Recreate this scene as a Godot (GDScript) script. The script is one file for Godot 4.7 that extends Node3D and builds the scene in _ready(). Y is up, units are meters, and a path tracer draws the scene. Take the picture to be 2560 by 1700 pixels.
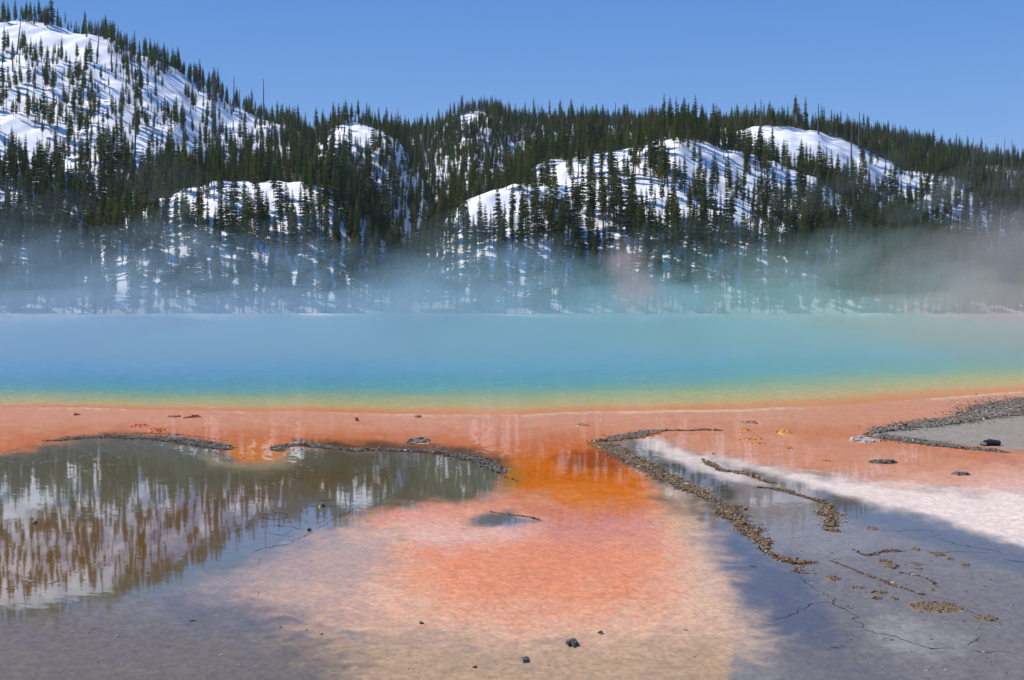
extends Node3D
# A terraced hot spring under snowy, pine-clad hills. The lookout stands at the origin, 3 m above the mat, looking along -z.

const EYE := 3.0
const FOV := 30.0
const F := 3172.2            # focal length in pixels of the 2560 x 1700 photograph
const HORIZON := 775.0
const MID := 1280.0
const V := 1.0843            # readings made on a 2361 x 1568 enlargement

var rng := RandomNumberGenerator.new()
var noise_a := FastNoiseLite.new()
var noise_b := FastNoiseLite.new()
var noise_c := FastNoiseLite.new()
var used := {}

# ---------------------------------------------------------------- helpers
func noises() -> void:
	noise_a.seed = 11; noise_a.noise_type = FastNoiseLite.TYPE_SIMPLEX_SMOOTH; noise_a.frequency = 1.0; noise_a.fractal_octaves = 4
	noise_b.seed = 23; noise_b.noise_type = FastNoiseLite.TYPE_SIMPLEX_SMOOTH; noise_b.frequency = 1.0; noise_b.fractal_octaves = 2
	noise_c.seed = 37; noise_c.noise_type = FastNoiseLite.TYPE_SIMPLEX_SMOOTH; noise_c.frequency = 1.0; noise_c.fractal_type = FastNoiseLite.FRACTAL_NONE

func s3(r: float, g: float, b: float) -> Color:      # an sRGB reading as a linear base colour
	var c := Color(r / 255.0, g / 255.0, b / 255.0).srgb_to_linear()
	return Color(c.r * 0.80, c.g * 0.80, c.b * 0.80)

func depth_of(py: float, y := 0.0) -> float:
	return (EYE - y) * F / maxf(py - HORIZON, 0.5)

func ground_at(px: float, py: float) -> Vector3:     # a reading of the photograph as a place on the flat
	var d := depth_of(py)
	return Vector3((px - MID) / F * d, 0, -d)

func numbered(called: String) -> String:
	if not used.has(called):
		used[called] = 0
		return called
	used[called] += 1
	return "%s_%03d" % [called, used[called]]

func tag(o: Node, label := "", category := "", group := "", kind := "") -> void:
	if label: o.set_meta("label", label)
	if category: o.set_meta("category", category)
	if group: o.set_meta("group", group)
	if kind: o.set_meta("kind", kind)

func thing(called: String, at := Vector3.ZERO) -> Node3D:
	var o := Node3D.new()
	o.name = numbered(called)
	o.position = at
	add_child(o, true)
	return o

func part(called: String, mesh: Mesh, mat: Material, parent: Node) -> MeshInstance3D:
	var o := MeshInstance3D.new()
	o.name = numbered(called) if parent == self else called
	o.mesh = mesh
	if mat: o.material_override = mat
	parent.add_child(o, true)
	return o

func scatter(called: String, mesh: Mesh, mat: Material, places: Array, tints: Array, parent: Node) -> MultiMeshInstance3D:
	var mm := MultiMesh.new()
	mm.transform_format = MultiMesh.TRANSFORM_3D
	mm.use_colors = not tints.is_empty()
	mm.mesh = mesh
	mm.instance_count = places.size()
	for i in places.size():
		mm.set_instance_transform(i, places[i])
		if mm.use_colors: mm.set_instance_color(i, tints[i])
	var o := MultiMeshInstance3D.new()
	o.name = numbered(called) if parent == self else called
	o.multimesh = mm
	if mat: o.material_override = mat
	parent.add_child(o, true)
	o.set_meta("kind", "stuff")
	return o

func grid_mesh(pos: PackedVector3Array, nrm: PackedVector3Array, col: PackedColorArray, uv: PackedVector2Array, uv2: PackedVector2Array, rows: int, cols: int) -> ArrayMesh:
	var idx := PackedInt32Array()
	idx.resize((rows - 1) * (cols - 1) * 6)
	var k := 0
	for r in rows - 1:
		for c in cols - 1:
			var a := r * cols + c
			idx[k] = a; idx[k + 1] = a + cols; idx[k + 2] = a + 1
			idx[k + 3] = a + 1; idx[k + 4] = a + cols; idx[k + 5] = a + cols + 1
			k += 6
	var arr := []
	arr.resize(Mesh.ARRAY_MAX)
	arr[Mesh.ARRAY_VERTEX] = pos
	arr[Mesh.ARRAY_NORMAL] = nrm
	if col.size(): arr[Mesh.ARRAY_COLOR] = col
	if uv.size(): arr[Mesh.ARRAY_TEX_UV] = uv
	if uv2.size(): arr[Mesh.ARRAY_TEX_UV2] = uv2
	arr[Mesh.ARRAY_INDEX] = idx
	var m := ArrayMesh.new()
	m.add_surface_from_arrays(Mesh.PRIMITIVE_TRIANGLES, arr)
	return m

func along(line: Array, u: float) -> float:          # a polyline [[x, y], ...] read at x
	if u <= line[0][0]: return line[0][1]
	for i in line.size() - 1:
		if u <= line[i + 1][0]:
			var t: float = (u - line[i][0]) / (line[i + 1][0] - line[i][0])
			return lerpf(line[i][1], line[i + 1][1], t * t * (3 - 2 * t) * 0.5 + t * 0.5)
	return line[-1][1]

# ---------------------------------------------------------------- the hills
const COLS := 760
const U0 := -0.62
const U1 := 0.62
var ridges := []

func add_ridge(depth: float, front: float, back: float, p: float, q: float, line: Array, floor_at := 0.0) -> void:
	var crest := PackedFloat32Array()
	crest.resize(COLS)
	for c in COLS:
		var u := lerpf(U0, U1, c / float(COLS - 1))
		var vx := (u * F + MID) / V
		var py := along(line, vx) * V
		crest[c] = EYE + (HORIZON - py) / F * depth
	ridges.append({"d": depth, "f": front, "b": back, "p": p, "q": q, "crest": crest})

func hills_shape() -> void:
	# readings of each crest: [across, up] on the enlargement; the distances are judged from the height of the trees
	add_ridge(640, 300, 200, 1.15, 1.15, [[-900, 200], [-400, 80], [0, 58], [60, 56], [120, 64], [200, 74], [260, 90], [330, 122], [400, 160], [470, 202], [540, 244], [600, 270], [670, 296], [740, 350], [820, 430], [920, 560], [1050, 720]])
	add_ridge(405, 85, 70, 1.9, 1.5, [[120, 720], [200, 600], [260, 540], [330, 492], [380, 466], [440, 432], [500, 413], [575, 408], [640, 411], [700, 424], [760, 448], [810, 476], [850, 520], [890, 580], [960, 720]])
	add_ridge(560, 120, 90, 1.6, 1.4, [[600, 720], [690, 400], [740, 322], [780, 298], [820, 290], [860, 296], [905, 318], [950, 370], [1040, 600], [1100, 720]])
	add_ridge(760, 330, 200, 1.3, 1.25, [[500, 420], [640, 345], [760, 318], [900, 318], [990, 312], [1040, 290], [1070, 272], [1100, 266], [1130, 272], [1180, 286], [1300, 291], [1500, 291], [1700, 296], [1880, 306], [2000, 322], [2100, 340], [2200, 362], [2361, 390], [2700, 440], [3200, 500]])
	add_ridge(400, 75, 60, 1.8, 1.4, [[900, 720], [990, 580], [1040, 490], [1080, 455], [1140, 432], [1200, 420], [1260, 430], [1320, 470], [1400, 560], [1500, 720]])
	add_ridge(450, 125, 80, 1.5, 1.3, [[960, 720], [1060, 560], [1150, 460], [1220, 400], [1290, 374], [1360, 358], [1440, 345], [1520, 328], [1560, 321], [1620, 338], [1680, 355], [1760, 380], [1830, 397], [1870, 412], [1930, 452], [2000, 505], [2080, 552], [2180, 610], [2320, 690], [2400, 720]])
	add_ridge(545, 130, 90, 1.5, 1.3, [[1400, 720], [1500, 520], [1590, 370], [1650, 312], [1700, 304], [1780, 300], [1870, 304], [1930, 322], [1980, 345], [2040, 376], [2090, 398], [2150, 408], [2220, 424], [2300, 450], [2400, 490], [2600, 560], [3000, 700]])

func height(u: float, d: float) -> float:
	var x := u * d
	var plain := smoothstep(140.0, 340.0, d) * 2.2
	var cf := clampf((u - U0) / (U1 - U0), 0, 1) * (COLS - 1)
	var c := mini(int(cf), COLS - 2)
	var fr := cf - c
	var h := 0.0
	for r in ridges:
		var hc: float = lerpf(r.crest[c], r.crest[c + 1], fr) - plain
		if hc <= 0.0: continue
		var t: float = (r.d - d) / r.f if d < r.d else (d - r.d) / r.b
		if t >= 1.0: continue
		var v: float = hc * pow(1.0 - pow(t, r.p), r.q)
		var k := 5.0
		var m := maxf(k - absf(h - v), 0.0) / k
		h = maxf(h, v) + m * m * k * 0.25
	var rough := clampf(h / 12.0, 0.0, 1.0)
	h += rough * (noise_a.get_noise_2d(x * 0.018, d * 0.018) * 3.8 + noise_a.get_noise_2d(x * 0.05 + 9, d * 0.03) * 1.6 + noise_b.get_noise_2d(x * 0.09, d * 0.09) * 0.45)
	h += 0.25 * noise_b.get_noise_2d(x * 0.05 + 40, d * 0.05) * smoothstep(160.0, 200.0, d)
	return maxf(plain + h, 0.0) if d > 165.0 else plain + h

# ---------------------------------------------------------------- the mat: colour fields
var fields := []

func field(points: Array, soft: float, wobble: float, color: Color, wet: float, most := 1.0, scale_by := V, dx := 0.0, dy := 0.0) -> void:
	var p := PackedVector2Array()
	var lo := Vector2(1e9, 1e9)
	var hi := -lo
	for q in points:
		var v := Vector2(q[0] * scale_by + dx, q[1] * scale_by + dy)
		p.append(v)
		lo = lo.min(v); hi = hi.max(v)
	fields.append({"p": p, "lo": lo - Vector2.ONE * (soft + wobble) * 1.2, "hi": hi + Vector2.ONE * (soft + wobble) * 1.2, "soft": soft, "wob": wobble, "c": color, "wet": wet, "most": most})

func inside(p: PackedVector2Array, q: Vector2) -> float:   # signed distance, positive inside; up-down counts 1.6 times, as the fields lie flat
	var best := 1e9
	var n := p.size()
	var sgn := false
	var j := n - 1
	for i in n:
		var a := p[j]
		var b := p[i]
		var e := b - a
		var w := q - a
		var t := clampf(w.dot(e) / maxf(e.length_squared(), 1e-6), 0, 1)
		var dv := w - e * t
		best = minf(best, dv.length_squared())
		if (b.y > q.y) != (a.y > q.y) and q.x < (a.x - b.x) * (q.y - b.y) / (a.y - b.y) + b.x:
			sgn = not sgn
		j = i
	return sqrt(best) if sgn else -sqrt(best)

func mat_fields() -> void:
	var mud := s3(128, 120, 112)
	# upper band of orange mat along the spring
	field([[-900, 900], [3300, 880], [3300, 1130], [2361, 1130], [2100, 1100], [1900, 1070], [1500, 1000], [1390, 1020], [1450, 1090], [1560, 1150], [1150, 1140], [1150, 1075], [1050, 1052], [900, 1040], [650, 1030], [660, 1062], [540, 1066], [520, 1034], [400, 1014], [200, 1008], [60, 1045], [-900, 1075]], 14, 8, s3(206, 130, 88), 0.26)
	field([[-900, 880], [3300, 860], [3300, 985], [2361, 965], [2000, 985], [1500, 992], [900, 990], [0, 985], [-900, 985]], 26, 6, s3(214, 148, 112), 0.26)
	field([[-200, 1050], [0, 1018], [120, 1000], [400, 990], [700, 1005], [1000, 1015], [1300, 1010], [1390, 1040], [1480, 1130], [1200, 1120], [1140, 1070], [900, 1040], [700, 1036], [620, 1060], [520, 1045], [300, 1015], [-200, 1070]], 22, 8, s3(204, 112, 56), 0.3, 0.9)
	# salmon fan
	field([[700, 1260], [820, 1190], [1000, 1150], [1180, 1130], [1400, 1130], [1560, 1130], [1640, 1230], [1690, 1330], [1740, 1470], [1500, 1530], [1150, 1520], [900, 1470], [640, 1420], [560, 1360]], 75, 26, s3(224, 176, 142), 0.22)
	field([[860, 1200], [1000, 1160], [1200, 1140], [1480, 1130], [1530, 1190], [1570, 1300], [1530, 1400], [1350, 1430], [1080, 1420], [930, 1370], [880, 1300], [1000, 1230]], 72, 34, s3(228, 156, 114), 0.2)
	field([[980, 1280], [1180, 1235], [1400, 1240], [1480, 1290], [1430, 1350], [1250, 1380], [1050, 1350]], 68, 40, s3(228, 142, 96), 0.18)
	field([[1180, 1150], [1460, 1135], [1510, 1190], [1480, 1240], [1350, 1260], [1210, 1230]], 60, 30, s3(214, 132, 100), 0.35)
	field([[870, 1165], [1030, 1150], [1180, 1150], [1180, 1180], [1000, 1200], [860, 1200]], 26, 10, s3(228, 150, 122), 0.35, 0.9)
	field([[950, 1215], [1150, 1205], [1250, 1215], [1150, 1260], [950, 1265]], 30, 12, s3(228, 180, 158), 0.25, 0.8)
	# deep orange neck
	field([[1160, 1080], [1210, 1050], [1300, 1030], [1390, 1036], [1460, 1090], [1520, 1135], [1440, 1160], [1330, 1150], [1200, 1140], [1160, 1120]], 30, 14, s3(202, 104, 6), 0.18)
	field([[1240, 1120], [1340, 1120], [1500, 1135], [1540, 1165], [1420, 1180], [1280, 1160]], 26, 16, s3(220, 124, 44), 0.2, 0.7)
	field([[1280, 1060], [1400, 1030], [1450, 1060], [1430, 1085], [1320, 1090]], 26, 8, s3(150, 66, 6), 0.3, 0.85)
	field([[1150, 1080], [1180, 1065], [1215, 1095], [1190, 1130], [1150, 1120]], 22, 8, s3(166, 116, 34), 0.4, 0.8)
	# tan and taupe foreground
	field([[620, 1470], [900, 1460], [1150, 1500], [1500, 1490], [1720, 1440], [1800, 1500], [1850, 1750], [500, 1750]], 60, 30, s3(190, 156, 118), 0.25, 0.9)
	field([[-300, 1400], [250, 1400], [520, 1440], [700, 1470], [820, 1560], [800, 1800], [-300, 1800]], 80, 30, s3(118, 106, 94), 0.34)
	field([[380, 1390], [560, 1400], [660, 1420], [640, 1450], [480, 1450], [390, 1430]], 40, 18, s3(104, 96, 92), 0.5, 0.8)
	field([[420, 1300], [620, 1240], [820, 1210], [900, 1290], [820, 1390], [620, 1390], [450, 1370]], 60, 24, s3(172, 148, 132), 0.5, 0.7)
	# ponds
	field([[-900, 1080], [-100, 1062], [60, 1044], [140, 1020], [240, 1009], [400, 1013], [520, 1034], [470, 1050], [560, 1072], [640, 1075], [655, 1050], [680, 1034], [900, 1042], [1050, 1053], [1140, 1072], [1160, 1110], [1130, 1150], [900, 1165], [700, 1230], [560, 1300], [380, 1360], [0, 1440], [-900, 1500]], 22, 8, s3(112, 105, 78), 1.0)
	field([[-900, 1210], [0, 1190], [300, 1185], [520, 1130], [640, 1110], [660, 1150], [540, 1240], [320, 1330], [0, 1400], [-900, 1450]], 50, 16, s3(116, 78, 18), 1.0, 0.95)
	field([[660, 1075], [800, 1080], [900, 1080], [880, 1120], [720, 1140], [650, 1120]], 30, 12, s3(112, 86, 34), 1.0, 0.8)
	field([[510, 1020], [560, 1026], [640, 1026], [662, 1044], [652, 1062], [600, 1072], [540, 1066]], 10, 5, s3(212, 122, 34), 0.5)
	field([[470, 1052], [520, 1062], [580, 1069], [650, 1062], [700, 1060], [620, 1085], [480, 1080]], 18, 6, s3(178, 158, 122), 0.7, 0.7)
	field([[540, 1190], [680, 1130], [820, 1150], [760, 1210], [600, 1260], [520, 1260]], 50, 16, s3(120, 110, 104), 0.95, 0.8)
	# dark weed just outside the rims
	field([[680, 1018], [900, 1022], [1050, 1030], [1150, 1050], [1180, 1070], [1150, 1080], [1040, 1052], [850, 1040], [690, 1030]], 13, 4, s3(70, 56, 34), 0.6, 0.85)
	field([[240, 1002], [400, 1004], [520, 1024], [500, 1040], [380, 1016], [240, 1012]], 9, 3, s3(88, 60, 36), 0.6, 0.7)
	# the right-hand side: salmon shallows, white sinter, wet slate
	field([[1480, 1008], [1560, 1000], [1800, 1005], [2100, 1040], [2361, 1060], [3300, 1090], [3300, 1190], [2361, 1140], [2100, 1120], [1900, 1098], [1700, 1066], [1560, 1040]], 22, 8, s3(218, 150, 114), 0.34)
	field([[2180, 1050], [2361, 1062], [3300, 1085], [3300, 1110], [2361, 1075]], 9, 4, s3(200, 110, 92), 0.4, 0.7)
	field([[1900, 1110], [2361, 1080], [3300, 1110], [3300, 1180], [2361, 1140], [2100, 1135]], 30, 12, s3(236, 186, 160), 0.3, 0.75)
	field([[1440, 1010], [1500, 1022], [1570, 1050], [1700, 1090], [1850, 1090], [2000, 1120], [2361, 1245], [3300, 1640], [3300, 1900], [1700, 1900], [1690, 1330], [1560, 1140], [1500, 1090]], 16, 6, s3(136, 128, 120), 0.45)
	field([[1478, 1006], [1520, 1022], [1580, 1042], [1660, 1056], [1760, 1076], [1900, 1100], [2100, 1125], [2361, 1140], [3300, 1190], [3300, 1600], [2361, 1262], [2131, 1192], [1990, 1160], [1848, 1122], [1760, 1092], [1690, 1074], [1620, 1070], [1560, 1052], [1500, 1026]], 17, 5, s3(236, 216, 202), 0.10)
	field([[1470, 1018], [1500, 1030], [1560, 1062], [1640, 1096], [1710, 1130], [1680, 1150], [1600, 1112], [1520, 1066], [1460, 1028]], 14, 5, s3(84, 82, 72), 0.75)
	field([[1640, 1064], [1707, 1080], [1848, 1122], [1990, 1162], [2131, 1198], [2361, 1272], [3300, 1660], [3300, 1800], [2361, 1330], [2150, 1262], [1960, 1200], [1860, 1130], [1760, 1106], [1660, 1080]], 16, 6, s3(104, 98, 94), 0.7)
	field([[1700, 1120], [1800, 1120], [1900, 1150], [1930, 1210], [1980, 1260], [1900, 1290], [1780, 1240], [1720, 1180]], 30, 10, s3(142, 134, 128), 0.42, 0.85)
	field([[1476, 1014], [1540, 1036], [1610, 1056], [1680, 1078], [1740, 1100], [1770, 1118], [1700, 1112], [1610, 1086], [1540, 1058], [1490, 1034]], 12, 5, s3(226, 208, 196), 0.2, 0.9)
	# wet strip beside the long ridge
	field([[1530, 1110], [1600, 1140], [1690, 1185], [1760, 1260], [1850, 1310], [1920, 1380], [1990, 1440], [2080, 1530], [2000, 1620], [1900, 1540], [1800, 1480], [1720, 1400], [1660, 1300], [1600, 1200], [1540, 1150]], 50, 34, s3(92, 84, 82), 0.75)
	field([[1560, 1140], [1620, 1190], [1660, 1290], [1700, 1400], [1780, 1490], [1720, 1520], [1640, 1450], [1610, 1350], [1580, 1230]], 62, 18, s3(214, 178, 146), 0.22, 0.85)
	# grey crust on the far right foreground
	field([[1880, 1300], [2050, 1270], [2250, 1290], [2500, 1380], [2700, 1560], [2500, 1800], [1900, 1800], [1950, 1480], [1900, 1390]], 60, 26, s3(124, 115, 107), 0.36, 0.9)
	field([[2000, 1430], [2120, 1440], [2230, 1480], [2150, 1520], [2010, 1480]], 40, 26, s3(160, 154, 146), 0.3, 0.7)
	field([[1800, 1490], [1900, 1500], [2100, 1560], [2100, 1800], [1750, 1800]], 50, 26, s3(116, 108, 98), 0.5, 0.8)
	# gravelly spit far right
	field([[2016, 998], [2060, 988], [2140, 976], [2260, 952], [2290, 932], [2361, 924], [3300, 880], [3300, 1050], [2361, 1040], [2220, 1026], [2080, 1016]], 6, 3, s3(160, 150, 138), 0.14)
	# islet in the salmon fan
	field([[1130, 1182], [1180, 1186], [1240, 1202], [1210, 1212], [1130, 1216], [1060, 1216], [1080, 1200]], 12, 5, s3(112, 112, 112), 0.8)
	mud_color = mud

var mud_color := Color.GRAY

func mat_color(px: float, py: float) -> Color:
	var q := Vector2(px, py)
	var c := mud_color
	var wet := 0.6
	for f in fields:
		if px < f.lo.x or px > f.hi.x or py < f.lo.y or py > f.hi.y: continue
		var s: float = inside(f.p, q) + 1.3 * f.wob * noise_a.get_noise_2d(px * 0.006 + f.soft, py * 0.016) + 0.75 * f.soft * noise_b.get_noise_2d(px * 0.011 + f.soft * 3.0, py * 0.055)
		var w: float = smoothstep(-f.soft, f.soft, s) * f.most
		c = c.lerp(f.c, w)
		wet = lerpf(wet, f.wet, w)
	c.a = wet
	return c

# the map is kept by bearing and by nearness (1 / distance), so that near things get more of it
const MW := 460
const MH := 340
var chart: PackedColorArray
const B0 := -0.62
const B1 := 0.62
const N0 := 0.0145
const N1 := 0.17

func make_chart() -> void:
	chart.resize(MW * MH)
	for j in MH:
		var nearness := lerpf(N0, N1, j / float(MH - 1))
		var py := HORIZON + EYE * F * nearness
		for i in MW:
			var u := lerpf(B0, B1, i / float(MW - 1))
			chart[j * MW + i] = mat_color(MID + u * F, py)

func chart_at(u: float, nearness: float) -> Color:
	var x := clampf((u - B0) / (B1 - B0), 0, 0.9999) * (MW - 1)
	var y := clampf((nearness - N0) / (N1 - N0), 0, 0.9999) * (MH - 1)
	var i := int(x)
	var j := int(y)
	var a := chart[j * MW + i].lerp(chart[j * MW + i + 1], x - i)
	var b := chart[(j + 1) * MW + i].lerp(chart[(j + 1) * MW + i + 1], x - i)
	return a.lerp(b, y - j)

# ---------------------------------------------------------------- shore of the spring
const SHORE := [[-900, 925], [0, 941], [300, 943], [600, 949], [900, 955], [1180, 957], [1400, 953], [1700, 945], [1900, 937], [2100, 924], [2361, 904], [2700, 875], [3200, 840]]

func shore_depth(u: float) -> float:
	var py := along(SHORE, (MID + u * F) / V) * V
	var d := depth_of(py)
	return d + 1.1 * noise_a.get_noise_2d(u * d * 0.12, 3.0) + 0.22 * noise_a.get_noise_2d(u * d * 0.9, 9.0)

func _ready() -> void:
	rng.seed = 20240
	noises()
	# camera
	var cam := Camera3D.new()
	cam.name = "camera"
	cam.fov = FOV
	cam.near = 0.1
	cam.far = 6000
	cam.position = Vector3(0, EYE, 0)
	cam.rotation.x = -atan((850.0 - HORIZON) / F)
	add_child(cam)
	cam.current = true
	# sky
	var sky_mat := ProceduralSkyMaterial.new()
	sky_mat.sky_top_color = Color(0.028, 0.155, 0.49).linear_to_srgb()
	sky_mat.sky_horizon_color = Color(0.35, 0.54, 0.80).linear_to_srgb()
	sky_mat.sky_curve = 0.105
	sky_mat.ground_bottom_color = Color8(120, 118, 114)
	sky_mat.ground_horizon_color = Color8(150, 160, 172)
	sky_mat.sun_angle_max = 12
	sky_mat.sun_curve = 0.05
	sky_mat.use_debanding = true
	var sky := Sky.new()
	sky.sky_material = sky_mat
	var env := Environment.new()
	env.background_mode = Environment.BG_SKY
	env.sky = sky
	env.tonemap_mode = Environment.TONE_MAPPER_LINEAR
	env.tonemap_exposure = 1.25
	env.sdfgi_enabled = true
	env.ssao_enabled = true
	env.ssil_enabled = true
	env.fog_enabled = true
	env.fog_density = 0.00006
	env.fog_light_color = Color(0.82, 0.9, 1.0)
	env.volumetric_fog_enabled = true
	env.volumetric_fog_density = 0.0
	var we := WorldEnvironment.new()
	we.name = "environment"
	we.environment = env
	add_child(we)
	# sun: high, from the left and a little beyond the hills
	var sun := DirectionalLight3D.new()
	sun.name = "sun"
	sun.light_energy = 1.52
	sun.light_color = Color(1.0, 0.965, 0.91)
	sun.light_angular_distance = 0.5
	sun.shadow_enabled = true
	add_child(sun)
	sun.look_at_from_position(Vector3(-0.60, 0.74, -0.30) * 100.0, Vector3.ZERO)

	hills_shape()
	build_hills()
	mat_fields()
	make_chart()
	build_mat()
	build_spring()
	build_forest()
	fallen_logs()
	build_rims()
	build_islets()
	build_cracks()
	build_films()
	build_steam()

# ---------------------------------------------------------------- structure
var row_d := PackedFloat32Array()
var row_max := []        # the highest slope seen so far, per row and column

func build_hills() -> void:
	var d := 160.0
	while d < 1000.0:
		row_d.append(d)
		d += 1.6 if d > 300 and d < 780 else 4.0
	var rows := row_d.size()
	var cols := 460
	var pos := PackedVector3Array()
	pos.resize(rows * cols)
	var col := PackedColorArray()
	col.resize(rows * cols)
	var snow := Color(0.81, 0.815, 0.82)
	var soil := Color(0.10, 0.085, 0.065)
	for r in rows:
		for c in cols:
			var u := lerpf(U0, U1, c / float(cols - 1))
			var h := height(u, row_d[r])
			var x := u * row_d[r]
			pos[r * cols + c] = Vector3(x, h, -row_d[r])
			var bare := smoothstep(0.46, 0.6, noise_a.get_noise_2d(x * 0.045 + 7, row_d[r] * 0.045)) * 0.5
			if row_d[r] < 200: bare = maxf(bare, smoothstep(232, 190, row_d[r] + 34 * noise_a.get_noise_2d(x * 0.03, row_d[r] * 0.02)) * 0.8)
			var floor_c := soil.lerp(Color(0.36, 0.32, 0.28), smoothstep(250.0, 225.0, row_d[r]))
			col[r * cols + c] = snow.lerp(floor_c, bare)
	var nrm := PackedVector3Array()
	nrm.resize(rows * cols)
	for r in rows:
		for c in cols:
			var a := pos[r * cols + maxi(c - 1, 0)]
			var b := pos[r * cols + mini(c + 1, cols - 1)]
			var e := pos[maxi(r - 1, 0) * cols + c]
			var g := pos[mini(r + 1, rows - 1) * cols + c]
			nrm[r * cols + c] = (b - a).cross(g - e).normalized()
			if nrm[r * cols + c].y < 0: nrm[r * cols + c] = -nrm[r * cols + c]
	# rows run away from the lookout: turn the winding round
	var m := grid_mesh(pos, nrm, col, PackedVector2Array(), PackedVector2Array(), rows, cols)
	var mat := StandardMaterial3D.new()
	mat.vertex_color_use_as_albedo = true
	mat.roughness = 0.85
	mat.metallic_specular = 0.25
	mat.cull_mode = BaseMaterial3D.CULL_DISABLED
	mat.resource_name = "snow"
	tag(part("hills", m, mat, self), "snow covered hills rising beyond the hot spring", "", "", "structure")
	# horizon of every column, for the forest
	var so_far := PackedFloat32Array()
	so_far.resize(cols)
	so_far.fill(-1.0)
	for r in rows:
		row_max.append(so_far.duplicate())
		for c in cols:
			so_far[c] = maxf(so_far[c], (pos[r * cols + c].y - EYE) / row_d[r])
	# the basin floor all round
	var ground := PlaneMesh.new()
	ground.size = Vector2(6000, 6000)
	var gm := StandardMaterial3D.new()
	gm.albedo_color = Color8(176, 170, 160)
	gm.roughness = 0.9
	gm.resource_name = "sinter"
	var g := part("ground", ground, gm, self)
	g.position.y = -0.035
	tag(g, "pale sinter floor of the basin", "", "", "structure")

func horizon_before(u: float, d: float) -> float:
	var c := int(clampf((u - U0) / (U1 - U0), 0, 1) * 459)
	var r := row_d.bsearch(d - 3.0)
	return row_max[clampi(r, 0, row_max.size() - 1)][c]

func grain_texture(freq: float, lo: float, hi: float, seed_: int, size := 1024, oct := 5) -> NoiseTexture2D:
	var n := FastNoiseLite.new()
	n.seed = seed_
	n.noise_type = FastNoiseLite.TYPE_VALUE
	n.frequency = freq
	n.fractal_octaves = oct
	n.fractal_gain = 0.8
	var t := NoiseTexture2D.new()
	t.width = size
	t.height = size
	t.seamless = true
	t.noise = n
	var g := Gradient.new()
	g.set_color(0, Color(lo, lo, lo))
	g.set_color(1, Color(hi, hi, hi))
	t.color_ramp = g
	return t

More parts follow.
